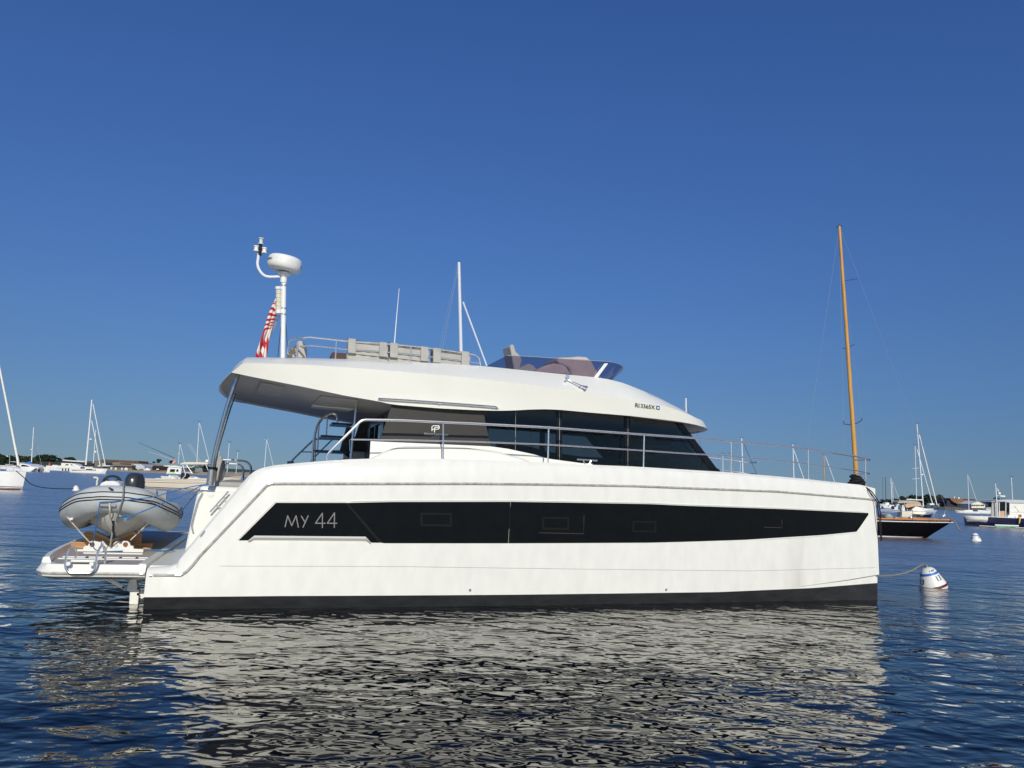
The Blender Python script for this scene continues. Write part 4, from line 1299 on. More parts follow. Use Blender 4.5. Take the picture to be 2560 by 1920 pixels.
m = MB(); P = [bv(*q, 4.28) for q in i7([(1570, 345), (1660, 350), (1665, 400), (1600, 375)])]; m.prism(P, (0, .03, 0)); m.build("fuel_hatch", "white_plastic", din, origin=dorg, smooth=0)
m = MB(); m.tube([bv(*q, 3.6) for q in i7([(705, 230), (712, 150), (725, 110), (700, 98), (650, 96)])], .018); m.build("rod_holder", "cream_paint", din, origin=dorg)

# chocks
ck = empty("dinghy_chock", bw((DU, 2.4, 0.60)), ALPHA, "brown cedar cradle boards under the grey dinghy's keel", "cradle")
corg = np.array([DU, 2.4, 0.60])
P = [bv(*q, 2.25) for q in i7([(478, 1290), (482, 1050), (500, 1035), (610, 1035), (950, 1195), (1290, 1060), (1475, 1050), (1478, 1075), (1465, 1300)])]
zb_ = 0.606
P[0][2] = zb_; P[-1][2] = zb_
m = MB(); m.prism(P, (0, .05, 0)); m.build("cradle_board", "cedar", ck, origin=corg, bevel=.004)
P = [bv(*q, 2.22) for q in i7([(600, 1040), (700, 1035), (955, 1165), (1290, 1040), (1370, 1035), (1370, 1065), (1290, 1085), (955, 1215), (680, 1085)])]
m = MB(); m.prism(P, (0, .11, 0)); m.build("bearing_strip", "cedar_pale", ck, origin=corg, bevel=.004)
m = MB(); a2 = bv(*i7([(260, 1270)])[0], 2.3)[0]; b3 = bv(*i7([(1650, 1270)])[0], 2.3)[0]; m.box((a2, 2.28, .606), (b3, 2.42, .70)); m.build("base_plank", "cedar", ck, origin=corg, bevel=.004)
# white plastic davit bracket in front
br = empty("chock_bracket", bw((DU, 1.75, 0.60)), ALPHA, "white plastic bracket with round rollers on the teak platform below the dinghy's bow", "bracket")
borg = np.array([DU, 1.75, 0.60])
P = [bv(*q, 1.72) for q in i7([(350, 1358), (350, 1338), (470, 1335), (470, 1300), (500, 1280), (545, 1275), (590, 1200), (640, 1188), (750, 1215), (800, 1190), (870, 1270), (920, 1300), (960, 1300), (1000, 1230), (1050, 1190),
                               (1090, 1200), (1110, 1220), (1150, 1192), (1230, 1195), (1270, 1225), (1285, 1275), (1335, 1280), (1340, 1330), (1510, 1335), (1510, 1358)])]
for i in (0, -1): P[i][2] = .607
m = MB(); m.prism(P, (0, .07, 0)); m.build("bracket_plate", "white_plastic", br, origin=borg, bevel=.006)
for x, y in ((625, 1252), (1200, 1252)):
    m = MB(); c = bv(*i7([(x, y)])[0], 1.715); m.lathe([(.001, .006), (.028, .006), (.034, .012), (.036, 0)], c, (0, -1, 0), 16); m.build("roller", "shingle_brown", br, origin=borg)
for x, y in ((1040, 1270), (800, 1270)):
    m = MB(); c = bv(*i7([(x, y)])[0], 1.715); m.lathe([(.001, .004), (.014, .004), (.018, .008), (.024, .008), (.026, 0)], c, (0, -1, 0), 16); m.build("pulley", "lamp_glass", br, origin=borg)

def rope(name, pts, r, mat, label, cat="rope", group=None, seg=6, n=8, kids=None):
    P = spl(pts, n)
    o_ = np.mean(P, axis=0)
    m = MB(); m.tube(P, r, seg=seg)
    o = m.build(name, mat, None, origin=o_)
    o.location = tuple(o_)
    return tag(o, label, cat, group)
W = lambda pts, vs: [bw(bv(*q, v)) for q, v in zip(pts, vs if hasattr(vs, '__len__') else [vs] * len(pts))]
rope("blue_rope", W(i7([(750, 525), (850, 518), (1000, 510), (1170, 492), (1400, 465), (1700, 425)]) + [(455, 1222), (500, 1213), (522, 1211)], [.98, .98, .98, 1.0, 1.0, 1.0, .95, .9, .85]), .0085, "blue_rope", "upper blue line stretched from the dinghy's bow handle to the steel roof post")
rope("blue_rope", W(i7([(985, 800), (1130, 780), (1230, 765), (1400, 720), (1600, 640), (1900, 520), (2212, 395)]) + [(500, 1216), (522, 1212)], [1.2, 1.15, 1.1, 1.05, 1.0, .98, .95, .9, .85]), .0085, "blue_rope", "lower blue line from the knot at the dinghy's stem up to the roof post")
rope("blue_rope", W(i7([(755, 540), (745, 620), (720, 760), (690, 950), (660, 1120), (640, 1220), (648, 1300), (700, 1352), (760, 1330), (790, 1200)]), [.98, .98, 1.0, 1.1, 1.2, 1.3, 1.35, 1.4, 1.5, 1.66]), .0075, "blue_rope", "blue line hanging in a slack loop from the dinghy's bow to the bracket")
rope("blue_rope", [bw(bz(*q, .625)) for q in i7([(800, 1380), (1000, 1372), (1300, 1360), (1600, 1348), (1900, 1360), (2020, 1325), (2010, 1350), (1900, 1366), (1750, 1372)])], .0095, "blue_rope", "blue line lying across the teak platform with a spliced eye")
rope("blue_rope", W(i7([(1130, 780), (1180, 760), (1250, 765), (1240, 800), (1240, 850)]), 1.08), .013, "blue_rope", "knotted blue rope end hanging below the dinghy's bow tube")
rope("blue_rope", W([(450, 1283), (470, 1258), (500, 1222)], [2.4, 1.6, 1.0]), .007, "blue_rope", "short blue line from the dinghy's stern quarter to the transom")
rope("lashing_strap", W(i7([(118, 670), (240, 830), (420, 1040), (590, 1225)]), [1.75, 1.45, 1.55, 1.66]), .010, "white_rope", "white ratchet strap tying the dinghy's left side to the bracket", "strap", n=6)
rope("lashing_strap", W(i7([(1780, 610), (1770, 700), (1600, 880), (1290, 1175)]), [1.45, 1.4, 1.5, 1.7]), .010, "white_rope", "pale thin strap tying the dinghy's right side to the bracket", "strap", n=6)
rope("lashing_strap", W(i7([(1172, 195), (1165, 340), (1150, 490), (1090, 680), (1045, 860)]), [1.15, 1.0, .97, 1.05, 1.2]), .012, "grey_webbing", "dark grey webbing strap running down over the dinghy's bow tube", "strap")
rope("lashing_strap", W(i7([(925, 535), (930, 650), (930, 780), (960, 900), (985, 960), (960, 1130), (935, 1290)]), [.97, .97, 1.1, 1.2, 1.3, 1.5, 1.68]), .012, "white_rope", "white rope from the dinghy's bow handle down to the bracket", "strap")

# fender hung on the port cockpit rail
fo = bv(547, 1178, 4.7)
m = MB(); zt2, zb2 = bv(547, 1150, 4.7)[2], bv(547, 1206, 4.7)[2]
m.lathe([(.001, zb2), (.06, zb2 + .01), (.10, zb2 + .07), (.115, zb2 + .16), (.115, zt2 - .10), (.10, zt2 - .03), (.05, zt2 + .02), (.035, zt2 + .08), (.001, zt2 + .09)], (0, 0, 0), seg=20)
o = m.build("fender", "grey_cushion", None, smooth=50, origin=np.array([0, 0, fo[2]]))
o.location = tuple(bw(fo)); tag(o, "grey cylindrical fender hanging beside the steel roof post at the stern", "fender")

# flag
fl_o = empty("national_flag", bw(bv(690, 760, mv + .2)), ALPHA, "limp striped american flag hanging from the slanted staff beside the radar mast", "flag")
forg = bv(690, 760, mv + .2)
Lp = cz([(694, 690), (640, 790), (605, 900), (580, 1000), (545, 1110), (520, 1190), (510, 1260)])
Rp = cz([(712, 720), (718, 820), (698, 880), (672, 960), (640, 1060), (622, 1160), (605, 1250)])
nx = 26
rows, uvs = [], []
Ls, Rs = spl([bv(*q, mv + .2) for q in Lp], 7), spl([bv(*q, mv + .2) for q in Rp], 7)
for i, (a2, b3) in enumerate(zip(Ls, Rs)):
    s = i / (len(Ls) - 1)
    row, ur = [], []
    for j in range(nx):
        t = j / (nx - 1)
        fold = math.sin(t * math.pi * 5 + 3.0 * s) * .045 + math.sin(t * math.pi * 2.2 + 5 * s + 1) * .05
        xo = math.sin(t * math.pi * 5 + 3.0 * s + 1.2) * .018
        p = a2 * (1 - t) + b3 * t + np.array([xo, fold, 0.02 * math.sin(4 * t + 6 * s)])
        row.append(p)
        k = min(1, max(0, (s - .30) / .3)); k = k * k * (3 - 2 * k)
        ph = 5.2 * min(s, .48) / .48 * 1.15 + t * (1.1 - 2.0 * (1 - k)) * -1 + k * (4.4 * t - 3.0 * (s - .5)) + .12 * math.sin(9 * s + 5 * t)
        ur.append((0.1 if s < .07 else 0.6, (0.75 - t * .3) if s < .07 else ph / 6.5))
    rows.append(row); uvs.append(ur)
m = MB(); m.grid(rows)
o = m.build("cloth", "flag_cloth", fl_o, smooth=80, origin=forg)
uvl = o.data.uv_layers.new(name="cloth")
key = {}
for r, u in zip(rows, uvs):
    for p, q in zip(r, u): key[tuple(np.round(p - forg, 4))] = q
for lp_ in o.data.loops:
    co = tuple(np.round(np.array(o.data.vertices[lp_.vertex_index].co), 4))
    uvl.data[lp_.index].uv = key.get(co, (0.5, 0.5))

# black mooring lines at the bow
rp = empty("mooring_line", bw((12.8, 1.0, 2.2)), ALPHA, "black mooring lines coiled on the bow and hanging over its edge", "rope")
rorg = np.array([12.8, 1.0, 2.2])
cc = bv(2143, 1204, 1.1)
m = MB()
for k in range(7):
    m.tube([cc + np.array([(.17 - .022 * k) * math.cos(a) + .03 * math.sin(2.1 * k) - .02, .12 * math.sin(a), .03 * math.sin(a + .6 + k) + .026 * k - .06]) for a in np.linspace(0, 2 * math.pi, 25)], .024, seg=7)
m.build("coil", "black_rope", rp, origin=rorg)
for dx in (0, 5):
    P = [bv(*q, v) for q, v in zip([(2150, 1211), (2166, 1219), (2179 - dx, 1229), (2191 - dx, 1245), (2197 - dx, 1256), (2201 - dx, 1285), (2203 - dx * .6, 1320), (2204 - dx * .3, 1352)], (.95, .9, .84, .80, .78, .76, .76, .78))]
    m = MB(); m.tube(spl(P, 6), .011, seg=7); m.build("line", "black_rope", rp, origin=rorg)

# ================================================================== BUOYS
def buoy(px, py_w, top, wpx, label, num=None, sub=None, band=True, topx=None):
    base = w0(px, py_w)
    dist = base[1]
    tp2 = at(topx if topx else px, top, dist)
    ax = tp2 - base; H = np.linalg.norm(ax); ax = ax / H
    r0 = wpx * dist / F / 2
    e = empty("mooring_buoy", base, 0, label, "buoy", "mooring buoys")
    prof = [(r0 * .5, -H * .45), (r0 * .96, -H * .12), (r0, 0.0), (r0 * .94, H * .12), (r0 * .55, H * .80), (r0 * .42, H * .93), (r0 * .25, H), (.001, H)]
    m = MB(); m.lathe(prof, base, ax, 28); body = m.build("float", "white_plastic", e, smooth=40, origin=base)
    rat = lambda t: np.interp(t, [p[1] for p in prof], [p[0] for p in prof])
    if band:
        m = MB(); hs_ = np.linspace(H * .66, H * .77, 3); m.lathe([(rat(h_) + .003, h_) for h_ in hs_], base, ax, 28); m.build("band", "blue_paint", body, origin=base)
    m = MB(); m.lathe([(.03, H), (.035, H + .05), (.02, H + .07), (.001, H + .07)], base, ax, 12); m.build("swivel", "dull_steel", e, origin=base)
    ux = np.array([1.0, 0, 0])
    ux = ux - ax * (ux @ ax); ux /= np.linalg.norm(ux); uy = np.cross(ax, ux)
    def put(body_, ang, h0, hgt, wid):
        vs, fs = text_mesh(body_, .015)
        mb = MB(); out = []
        for x, y in vs:
            h_ = h0 + y * hgt; r_ = rat(h_) + .004
            a = ang + x * wid / r_
            out.append(base + ax * h_ + r_ * (math.cos(a) * ux + math.sin(a) * uy))
        mb.add(out, fs); mb.build("lettering", "letter_black", body, smooth=0, origin=base)
    if num:
        put(num, R(-84), H * .34, H * .25, r0 * .40); put(num, R(-182), H * .28, H * .25, r0 * .40)
    if sub: put(sub, R(-108), H * .82, H * .09, r0 * .4)
    return e, base, ax, H
e13, b13, a13, H13 = buoy(2333, 1467, 1419, 66, "white cone mooring buoy with blue band and black 13, tied to the catamaran's bow", "13", "140", topx=2317)
m = MB()
rr_ = 33 * b13[1] / F
m.lathe([(rr_ * 1.012, 0.0), (rr_ * .99, .055)], b13, a13, 28)
v_keep = [p for p in m.v]
red = m.build("waterline_paint", "red_paint", e13, origin=b13)
buoy(2439.5, 1352, 1333, 25, "small white buoy with a dark number between the black sloop and the navy trawler", "70", None, topx=2437)
buoy(2566, 1342, 1330, 20, "white buoy cut by the frame below the navy trawler", None, None)
buoy(190, 1226, 1214, 17, "low white buoy floating left of the dinghy on the sailboat's pennant", None, None, band=False)
rope("mooring_pennant", [bw(bv(2192, 1440, .86)), at(2235, 1438, 16.6), at(2275, 1428, 17.0), at(2305, 1412, 17.3), b13 + a13 * (H13 + .05)], .014, "tan_rope", "weathered tan rope from the catamaran's bow to buoy 13")
rope("mooring_pennant", [at(40, 1177, 52), at(62, 1196, 52.5), at(76, 1209, 53), at(100, 1217.5, 54), at(140, 1221.5, 55), at(184, 1222, 56.5)], .028, "black_rubber", "dark line from the cropped white bow to its low buoy")

# ================================================================== OTHER BOATS
def hull_rows(Ln, beam, fs, fb, ob_=.08, os_=.0, full=.5, draft=.25, plumb=.0, tw_=.75):
    """stern at x=0, bow at x=Ln; returns rows bottom to sheer for starboard then port"""
    n = 18
    X = np.linspace(0, 1, n)
    def hb(x):
        if x < .45: return tw_ + (1 - tw_) * math.sin(x / .45 * math.pi / 2)
        return max(0.012, math.cos((x - .45) / .55 * math.pi / 2) ** full)
    rows = []
    for t, zf, bf, xo in ((0, None, .30, 1.0), (0.0, 0.0, .86, .85), (.35, None, .94, .55), (.75, None, .985, .18), (1, None, 1.0, 0)):
        row = []
        for x in X:
            sheer = fs + (fb - fs) * x ** 1.8 - .06 * fs * math.sin(x * math.pi)
            z = -draft if (t == 0 and zf is None) else sheer * t
            xx = os_ * Ln * xo * (1 - x) ** 3 * 1.0 + x * Ln - ob_ * Ln * xo * x ** 3
            row.append((xx, beam / 2 * hb(x) * (bf if x < .9 else bf * 1.0), z))
        rows.append(row)
    return rows

def boat_hull(e, Ln, beam, fs, fb, mat, ob_=.08, os_=0.0, full=.55, boot=None, deckmat="white_plastic", tw_=.75, stripe=None):
    rows = hull_rows(Ln, beam, fs, fb, ob_, os_, full, tw_=tw_)
    star = [[(x, -y, z) for x, y, z in r] for r in rows]
    m = MB(); m.grid(star); m.grid(rows)
    tr = [[r[0] for r in star], [r[0] for r in rows]]
    m.grid(tr)
    h_ = m.build("hull", mat, e, smooth=40)
    m = MB(); m.grid([[(x, y * .98, z - .02) for x, y, z in star[-1]], [(x, y * .98, z - .02) for x, y, z in rows[-1]]]); m.build("deck", deckmat, e, smooth=30)
    if boot:
        a2 = [[(x, y * 1.012, z + (.012 if i == 1 else 0)) for x, y, z in star[i]] for i in (0, 1)]
        b3 = [[(x + (c[0] - x) * .22, (y + (c[1] - y) * .22) * 1.012, c[2] * .22) for (x, y, z), c in zip(star[1], star[2])]]
        m = MB(); m.grid([a2[0], a2[1], b3[0]]); m.build("boot_stripe", boot, h_, smooth=40)
    if stripe:
        m = MB(); m.tube([(x, y * 1.01 - .005, z * .9) for x, y, z in star[-1]], .02 * Ln / 9, seg=5); m.build("sheer_stripe", stripe, h_)
    return h_, star

class Vessel:
    def __init__(self, name, label, cat, xs, xb, py, group, dist=None, heading=0.0, dy=0.0):
        self.bowright = xb > xs
        mid_ = (xs + xb) / 2
        if dist is None: dist = w0(mid_, py)[1]
        self.Z = dist
        A, B = at(xs, py, dist), at(xb, py, dist)
        self.L = abs(B[0] - A[0])
        ang = 0.0 if self.bowright else math.pi
        self.e = empty(name, (A[0], dist, 0.0), ang, label, cat, group)
        self.A = np.array([A[0], dist, 0.0]); self.s = 1 if self.bowright else -1
        self.px = dist / F
    def l(self, px, py, dy=0.0):            # photo point -> local point dy behind (+) or before (-) the boat's middle line
        p = at(px, py, self.Z + dy) - self.A
        return np.array([p[0] * self.s, p[1] * self.s, p[2]])
    def tube(self, name, pts, wpx, mat, dy=0.0, parent=None, taper=None, seg=6):
        r = wpx * self.px / 2
        P = [self.l(*q, dy) for q in pts]
        if taper: r = list(np.linspace(r, r * taper, len(P)))
        m = MB(); m.tube(P, r, seg=seg)
        return m.build(name, mat, parent or self.e)
    def slab(self, name, pts, mat, depth, dy=None, parent=None, bevel=0.0):
        dy = -depth / 2 if dy is None else dy
        P = [self.l(*q, dy) for q in pts]
        m = MB(); m.prism(P, np.array([0, depth * self.s, 0])); return m.build(name, mat, parent or self.e, smooth=30, bevel=bevel)

SAIL = "sailing boats at their moorings"
MOTOR = "motor boats at their moorings"

def sloop(label, xs, xb, py, mast, stays=(), dist=None, hull="white_plastic", fb=None, mw=3.0, mastmat="mast_white", spread=(), boom=None, cabin=True, cat="sailboat", top=True, boot="blue_paint", staymat="wire", name="sailboat", furl=None, beam=.28):
    V = Vessel(name, label, cat, xs, xb, py, SAIL, dist)
    fbm = fb if fb else .095 * V.L
    boat_hull(V.e, V.L, V.L * beam, fbm * .9, fbm * 1.15, hull, ob_=.10, os_=.05, boot=boot)
    if cabin:
        m = MB(); L_ = V.L
        m.prism([(L_ * .28, -L_ * .075, fbm * .85), (L_ * .30, -L_ * .075, fbm * 1.45), (L_ * .58, -L_ * .06, fbm * 1.35), (L_ * .70, -L_ * .05, fbm * .9)], (0, L_ * .15, 0)); c_ = m.build("cabin", "white_plastic", V.e, bevel=.03)
        m = MB(); m.prism([(L_ * .34, -L_ * .0765, fbm * 1.1), (L_ * .34, -L_ * .0765, fbm * 1.28), (L_ * .54, -L_ * .0655, fbm * 1.24), (L_ * .56, -L_ * .0645, fbm * 1.1)], (0, .02, 0)); m.build("window", "black_trim", c_, smooth=0)
    if mast:
        mo = V.tube("mast", mast, mw, mastmat, taper=.75, seg=10)
        if top:
            (xb_, yb_), (xt, yt) = mast[0], mast[-1]
            m = MB(); s_ = V.px
            m.tube([V.l(xt, yt), V.l(xt + 7, yt - 2)], .25 * s_); m.tube([V.l(xt, yt), V.l(xt - 5, yt - 4)], .25 * s_); m.box(tuple(V.l(xt, yt) - .9 * s_), tuple(V.l(xt, yt) + .9 * s_))
            m.build("masthead_gear", "dark_canvas", mo)
        for t_, half_ in spread:
            p = (mast[0][0] + (mast[-1][0] - mast[0][0]) * t_, mast[0][1] + (mast[-1][1] - mast[0][1]) * t_)
            V.tube("spreader", [(p[0] - half_, p[1] + .5), (p[0] + half_, p[1] - .5)], 1.0, mastmat)
    for st_ in stays:
        (a2, b3, w_), mt = st_[:3], (st_[3] if len(st_) > 3 else staymat)
        V.tube("furled_sail" if w_ > 1.6 else "stay", [a2, b3], w_, mt, seg=6)
    if mast and mw >= 1.4:
        (xt, yt) = mast[-1]
        for xe, ye in ((xs + (xb - xs) * .03, py - 4), (xb - (xb - xs) * .05, py - 5)):
            V.tube("stay", [(xt, yt + 1), (xe, ye)], .32, "wire", seg=4)
    if boom:
        V.tube("boom", boom, 3.2, "sailcloth")
    return V

# --- left of the catamaran
V = Vessel("sailboat", "white sailboat bow cut by the frame, with thick furled jib and dark red bottom", "sailboat", -260, 61, 1221.5, SAIL, dist=53.5)
hl_, star = boat_hull(V.e, V.L, V.L * .27, 1.28, 1.30, "white_metal", ob_=.018, os_=.04, full=.62, boot="red_paint")
for k, z_ in enumerate((0.14, 0.24)):
    m = MB(); m.tube([(a2[0] + (b3[0] - a2[0]) * z_ / max(.2, b3[2]), (a2[1] + (b3[1] - a2[1]) * z_ / max(.2, b3[2])) * 1.01 - .01, z_) for a2, b3 in zip(star[1], star[2])], .018, seg=5); m.build("boot_line", "black_trim", hl_)
V.tube("furled_jib", [(46, 1164), (44.5, 1150), (36, 1108), (20, 1025), (0, 925), (-32, 765), (-60, 640)], 6.2, "sailcloth", taper=.6, seg=12)
V.tube("mast", [(-110, 1175), (-62, 625)], 6, "mast_white", taper=.8, seg=10)
m = MB()
for q in ((0, 1166), (16, 1167), (34, 1168)): m.tube([V.l(*q), V.l(q[0], q[1] + 10)], .02)
m.tube([V.l(-60, 1164), V.l(0, 1166), V.l(34, 1168), V.l(50, 1172), V.l(58, 1178)], .02)
m.build("pulpit", "steel", V.e)
V.tube("anchor_roller", [(41, 1166), (50, 1168)], 4, "dull_steel")

V = Vessel("catamaran_sailboat", "white sailing catamaran with a blue sail cover, beyond the cropped white bow", "sailboat", 34, 111, 1178.5, SAIL)
for dy_ in (-2.2, 2.2):
    m = MB(); rows = hull_rows(V.L, 1.5, 1.0, 1.1, .03, .03); m.grid([[(x, -y + dy_, z) for x, y, z in r] for r in rows]); m.grid([[(x, y + dy_, z) for x, y, z in r] for r in rows]); m.grid([[(x, -y + dy_, z) for x, y, z in rows[-1]], [(x, y + dy_, z) for x, y, z in rows[-1]]]); m.build("hull", "white_metal", V.e)
V.slab("cabin", [(45, 1170), (48, 1158), (60, 1159), (74, 1163), (80, 1168), (80, 1172), (45, 1172)], "white_plastic", 5.0, bevel=.1)
V.slab("window", [(52, 1166.5), (54, 1161.5), (66, 1163), (75, 1166.5)], "black_trim", 5.1)
V.slab("hull_shade", [(100, 1172.5), (109, 1172.5), (109, 1179), (100, 1179)], "shed_grey", 0.1, dy=-3.0)
V.tube("mast", [(78, 1166), (81, 1120), (84.2, 1068)], 2.4, "mast_white", taper=.8)
V.tube("stay", [(85, 1090), (95, 1135)], .7, "mast_dark"); V.tube("stay", [(85.5, 1090), (106, 1170)], .4, "wire")
V.slab("sail_cover", [(62, 1159), (63, 1156), (72, 1153.5), (78, 1155), (78, 1159), (70, 1160)], "blue_canvas", .5, bevel=.1)
V.tube("boom", [(26, 1154), (62, 1157), (78, 1159)], 1.2, "pale_blue_paint")
V.slab("radar", [(76, 1123), (80, 1122.5), (80, 1125), (77, 1125)], "white_plastic", .4)
V.slab("tender", [(70, 1179), (84, 1168), (88, 1171), (76, 1180)], "white_metal", .8, dy=-3.4, bevel=.1)
V = Vessel("sailboat", "small grey sailboat with a dark bimini at the left frame edge under the trees", "sailboat", 2, 42, 1173.5, SAIL)
boat_hull(V.e, V.L, V.L * .3, .9, 1.0, "white_metal", boot="navy_paint")
V.slab("bimini", [(12, 1163), (14, 1160), (24, 1160.5), (26, 1164)], "canvas", 1.5, bevel=.05)
V.tube("mast", [(23.5, 1166), (24.5, 1135)], 1.4, "mast_grey"); V.tube("boom", [(24, 1154), (48, 1154)], 1.0, "pale_blue_paint")
V.slab("flybridge", [(15, 1139), (17, 1138.5), (20, 1141.5), (18, 1142)], "white_plastic", .4)

V = Vessel("motor_yacht", "long white motor yacht with a red ensign at its stern and three black fenders", "motor yacht", 119, 232, 1177.5, MOTOR)
boat_hull(V.e, V.L, V.L * .22, 1.25, 1.5, "white_metal", ob_=.05, full=.5)
V.slab("superstructure", [(152, 1164), (153, 1158), (172, 1159), (185, 1159), (196, 1164), (208, 1168), (208, 1171), (140, 1170)], "white_plastic", 3.0, bevel=.1)
V.slab("window", [(162, 1163.5), (165, 1160.5), (171, 1160.5), (171, 1163)], "black_trim", 3.1); V.slab("window", [(177, 1163), (177, 1160), (183, 1163)], "black_trim", 3.1)
V.slab("aft_bench", [(130, 1165), (131, 1162), (143, 1163), (144, 1165.5)], "white_plastic", 2.5, bevel=.05)
V.slab("sun_roof", [(152, 1158.5), (153, 1157.3), (180, 1158), (180, 1159)], "white_plastic", 3.0)
V.slab("ensign", [(119, 1168), (123, 1155), (126, 1160), (125, 1163), (121, 1170)], "red_cloth", .05)
for x in (156.5, 164, 171):
    V.tube("fender", [(x, 1171), (x - .3, 1178)], 2.2, "black_rubber", dy=-V.L * .11 - .15)
V = Vessel("ketch", "large white ketch with a tall white mast, long boom and shorter mizzen", "sailboat", 178, 267, 1183, SAIL)
boat_hull(V.e, V.L, V.L * .24, 1.15, 1.25, "white_metal", ob_=.05, boot="pale_blue_paint")
V.slab("deckhouse", [(178, 1173), (180, 1167.5), (206, 1167), (228, 1169), (238, 1172), (238, 1175), (178, 1175)], "white_plastic", 2.4, bevel=.08)
V.slab("window", [(201, 1171.5), (201, 1167.5), (212, 1168), (212, 1171.5)], "black_trim", 2.45); V.slab("window", [(215, 1174.5), (215, 1172.5), (231, 1172.5), (231, 1174.5)], "black_trim", 2.45)
V.tube("mast", [(214.5, 1163), (222.5, 1080), (229.6, 999.5)], 4.2, "mast_white", taper=.7, seg=10)
V.tube("boom", [(157, 1150.5), (180, 1152.5), (212.5, 1154)], 3.4, "sailcloth")
V.tube("mizzen_mast", [(233, 1160), (236.5, 1120), (239.2, 1075)], 2.0, "mast_white", taper=.7)
V.tube("furled_sail", [(232.6, 1010), (247, 1083), (263.5, 1164)], 2.0, "sailcloth"); V.tube("furled_sail", [(229.3, 1051.6), (239, 1100), (250.5, 1166)], 2.0, "sailcloth")
V.tube("stay", [(240, 1080), (257.5, 1158)], .9, "mast_dark"); V.tube("stay", [(226, 1020), (222, 1110)], .35, "wire")
V.slab("sail_cover", [(206, 1163), (214, 1162), (226, 1162.5), (233.5, 1158), (233, 1166), (206, 1165.5)], "dark_canvas", .5)
V.slab("radar", [(223, 1096.5), (229, 1096.5), (229, 1100), (223, 1100)], "white_plastic", .5, bevel=.1)
m = MB(); m.lathe([(.001, -.25), (.2, -.2), (.25, 0), (.2, .2), (.001, .25)], V.l(239, 1129.7), seg=10); m.build("radome", "white_plastic", V.e)
for x0_, x1_ in ((243, 250), (255, 275)):
    V.slab("deck_tender", [(x0_, 1166), (x0_ + 1, 1163.5), (x1_ - 1, 1163.5), (x1_, 1166)], "white_plastic", 1.4, bevel=.1)

# pilothouse boat and sport fisher
V = Vessel("pilothouse_boat", "small white pilothouse motorboat with a green-trimmed cabin, behind the cream sport fisher", "motor boat", 396, 458, 1196.5, MOTOR, dist=104)
boat_hull(V.e, V.L, 2.2, .62, .75, "white_metal", ob_=.05, boot="navy_paint")
V.slab("cabin", [(415, 1185.5), (419, 1170), (424, 1166), (440, 1166), (454, 1167), (452, 1186)], "white_plastic", 1.9, bevel=.05)
V.slab("cabin_trim", [(417, 1184), (420, 1181.5), (436, 1181), (440, 1184), (437, 1185.5), (419, 1185)], "lime_paint", 1.94)
V.slab("window", [(424, 1179.5), (426, 1173), (438, 1173), (436.5, 1180)], "black_trim", 1.95); V.slab("window", [(440, 1179), (441.5, 1173.5), (446, 1173.5), (446, 1179)], "black_trim", 1.95)
V.slab("roof", [(408, 1165), (409, 1163.5), (440, 1164), (455, 1168), (455, 1169.5), (424, 1167)], "white_plastic", 2.1)
V.slab("port", [(436, 1191.5), (443, 1191.5), (443, 1193), (436, 1193)], "black_trim", 2.3)
V.slab("flag", [(427, 1163), (434, 1150), (437, 1146), (441, 1152), (438, 1155), (431, 1162)], "pink_cloth", .04)
V = Vessel("sport_fisher", "cream sport fishing boat with a hardtop and long outrigger poles, behind the dinghy", "motor boat", 365, 603, 1222.5, MOTOR)
rows = hull_rows(V.L, 2.9, .86, 1.45, .10, 0.06, .5, tw_=.85)
m = MB(); m.grid([[(x, -y, z) for x, y, z in r] for r in rows]); m.grid(rows); m.grid([[(r[0][0], -r[0][1], r[0][2]) for r in rows], [r[0] for r in rows]])
hl_ = m.build("hull", "cream_paint", V.e, smooth=40)
m = MB(); m.grid([[(x, -y * .98, z - .03) for x, y, z in rows[-1]], [(x, y * .98, z - .03) for x, y, z in rows[-1]]]); m.build("deck", "cream_paint", V.e)
for k in (.62, .82):
    m = MB(); m.tube([(x, -y * 1.0 - .012, z * k / .75) for x, y, z in rows[3]], .016, seg=5); m.build("hull_line", "shed_grey", hl_)
m = MB(); m.tube([(x, -y - .01, z) for x, y, z in rows[-1]], .035, seg=5); m.build("rub_rail", "cream_paint", hl_)
m = MB(); m.tube([(rows[1][0][0], -rows[1][0][1] - .01, .03)] + [(x, -y - .012, .03) for x, y, z in rows[1]], .03, seg=5); m.build("boot_stripe", "black_trim", hl_)
V.slab("hardtop", [(449, 1160), (455, 1156.5), (470, 1155), (512, 1156), (520, 1158.5), (519, 1161.5), (449, 1161.5)], "cream_paint", 2.4, bevel=.04)
m = MB()
for a2, b3 in (((457, 1162), (464, 1188)), ((466, 1162), (481, 1184)), ((464, 1188), (455, 1198)), ((459, 1168), (480, 1168)), ((464, 1182), (480, 1182)), ((480, 1168), (487, 1164)), ((515, 1162), (522, 1180))):
    for dy_ in (-1.1, 1.1): m.tube([V.l(*a2, dy_), V.l(*b3, dy_)], .035)
m.build("tower_frame", "white_metal", V.e)
V.slab("windshield", [(470, 1164), (504, 1162), (516, 1178), (484, 1184)], "clear_vinyl", .04, dy=-.9)
V.slab("seat", [(450, 1197), (453, 1182), (461, 1184), (464, 1190), (456, 1198)], "dark_canvas", 1.2, bevel=.05)
V.slab("console", [(486, 1180), (487, 1170), (500, 1165), (505, 1170), (507, 1181)], "white_plastic", 1.1, bevel=.08)
V.slab("helm", [(506, 1180), (509, 1163), (514, 1166), (516, 1180)], "dark_canvas", 1.0)
V.slab("radar", [(512, 1156), (513, 1149), (520, 1149), (521, 1156)], "white_plastic", .6, bevel=.08)
V.slab("outboard_engine", [(365, 1206), (366, 1200), (375, 1196), (379, 1200), (378, 1205), (368, 1210)], "white_plastic", .5, bevel=.08)
